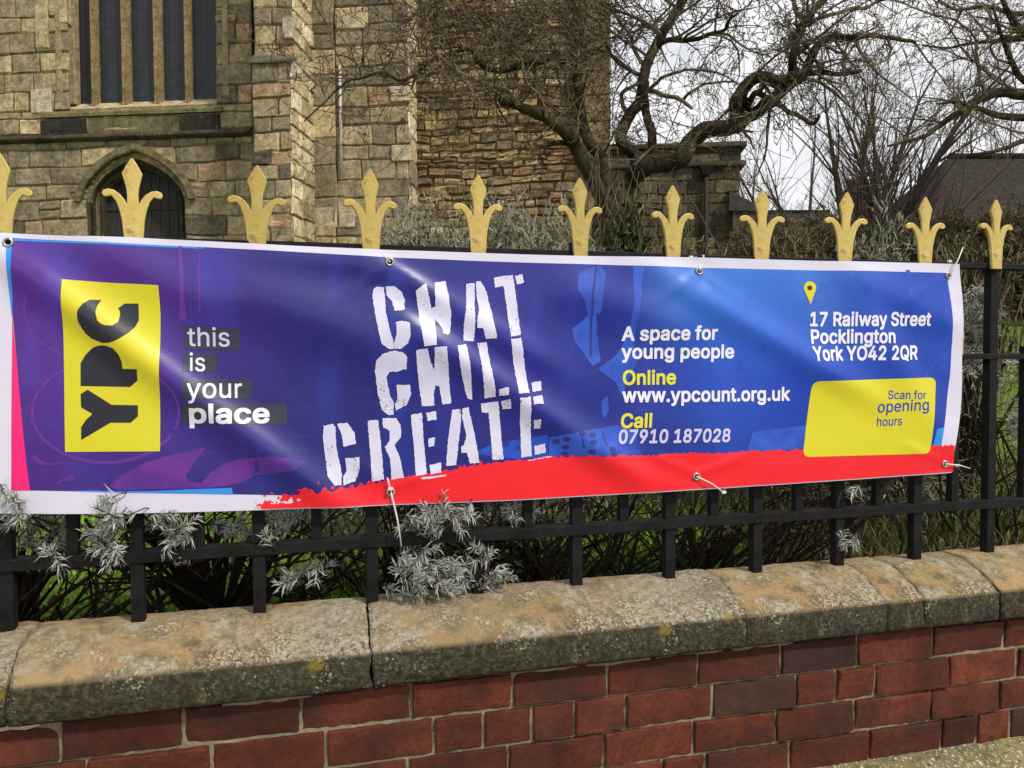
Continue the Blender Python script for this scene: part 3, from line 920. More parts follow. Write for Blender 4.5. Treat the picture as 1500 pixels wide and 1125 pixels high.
for k in range(46):
    x = rt_.uniform(370, 520); y = 742 - (x - 370) * 0.19 - abs(rt_.gauss(0, 8)) + 2
    splat.append(rough(ell(x, y, rt_.uniform(0.7, 3.6), rt_.uniform(0.6, 2.4), 9), 0.4, 50, rt_))
decal('red_band', [top + bot], M['red'], 2.2)
decal('red_spatter', splat, M['red'], 2.4)
wsp = []
for k in range(22):
    x = rt_.uniform(374, 440); y = 743 - (x - 370) * 0.14 - abs(rt_.gauss(0, 4))
    wsp.append(rough(ell(x, y, rt_.uniform(0.8, 3.4), rt_.uniform(0.6, 2.0), 9), 0.4, 50, rt_))
decal('white_spatter', wsp, M['white'], 2.9)
dbl = []
for k in range(26):
    x = rt_.uniform(430, 545); y = 716 - (x - 440) * 0.09 - abs(rt_.gauss(0, 3)) + 4
    dbl.append(rough(ell(x, y, rt_.uniform(0.8, 3.2), rt_.uniform(0.6, 2.0), 8), 0.5, 50, rt_))
decal('navy_spatter', dbl, M['navy'], 2.8)

# logo panel
panel = decal('logo_panel', [pts('96,410.5 165,415.5 234.5,419 236,440 237,460 236.5,560 236,660 98,661 97,560 96,480')], M['yellow'], 3)
Lc = pts('680,550 760,553 735,590 724,640 740,700 762,722 790,735 845,738 885,710 896,660 892,630 880,612 925,577 1025,577 1028,640 1028,700 1005,745 960,790 900,830 860,850 820,862 770,862 690,830 650,795 620,750 600,710 595,670 597,640 605,620 635,580', 5, 0, 330)
Lp = pts('605,225 605,60 640,0 690,-48 720,-62 760,-70 800,-66 850,-48 890,0 908,50 912,100 1020,103 1020,185 965,232', 5, 0, 520)
Ly = pts('655,252 830,362 1020,365 1020,445 968,492 820,492 608,618 608,525 640,475 690,428 608,380 605,285', 5, 0, 520)
for q in (Lc, Lp, Ly):
    decal('logo_letter', [q], M['black'], 3.8, parent=panel)
# big stencil words
ST = ['345,105 378,108 385,160 388,235 412,345 425,375 428,412 400,413 365,385 350,320 335,240 322,150 328,118|390,105 430,102 465,130 482,170 480,220 432,226 420,180 392,148|436,280 470,276 505,285 507,340 495,385 460,415 430,412 428,382 440,340|535,125 585,90 600,150 612,212 632,205 628,85 685,76 700,160 712,250 705,330 690,345 668,335 665,310 630,265 632,330 635,395 575,400 560,320 548,220|790,90 830,85 832,130 828,200 830,280 825,375 772,372 775,280 785,200|838,80 860,75 890,130 915,240 937,360 882,363 868,310 840,308 838,270 850,215 840,150|928,58 1020,45 1028,80 1040,180 1058,345 1005,352 990,200 975,100 932,108|1032,50 1070,42 1078,85 1042,92',
      '370,440 410,425 430,422 470,430 492,450 490,510 440,527 408,525 392,555 410,640 430,680 428,740 405,742 370,715 350,630 335,520 342,470|442,592 508,590 515,640 495,690 440,720 435,690 448,660|535,420 590,410 610,480 628,520 625,405 683,400 695,500 715,682 672,690 655,600 635,592 628,640 632,695 570,698 555,600 540,480|738,395 785,390 800,480 820,665 795,660 775,590 750,490|842,383 888,380 900,470 930,630 930,650 880,658 870,580 855,470|945,610 990,600 992,640 945,645|1005,365 1058,358 1070,450 1097,630 1042,633 1030,540 1015,440|1110,580 1158,572 1160,618 1112,625',
      '82,795 125,785 140,800 145,900 172,1030 170,1090 135,1090 100,1040 90,950 78,850|148,785 200,780 235,830 242,885 180,898 172,840|190,955 260,950 262,1010 240,1070 180,1090 178,1050 195,1020|300,770 352,765 365,870 383,1060 322,1072 315,950|372,758 440,755 465,790 467,850 435,890 460,950 482,1052 420,1065 412,960 385,900 410,870 410,820 378,800|515,740 570,730 575,820 595,1035 540,1045 530,900|590,730 640,722 642,765 600,770|600,860 635,852 630,895 605,900|608,990 665,978 667,1028 615,1035|560,1052 690,1038 690,1045 575,1062|720,715 760,710 765,760 755,850 740,990 690,995 700,860|770,708 800,702 830,830 857,978 808,983 795,930 768,930 762,900 780,890 790,840 770,760|862,685 945,672 952,720 975,960 920,967 910,830 900,728 868,730|958,670 1002,662 1008,708 968,712|1048,655 1100,648 1105,750 1117,945 1065,952 1060,850|1112,650 1162,640 1167,682 1115,685|1120,765 1155,760 1155,805 1125,810|1130,895 1182,883 1184,930 1132,938|1100,965 1215,945 1215,949 1100,969']
for k, s in enumerate(ST):
    decal('stencil_word', [pts(q, 3.408, 450, 390) for q in s.split('|')], M['stencil'], 3.2, 0.55, 2.0, 30 + k)
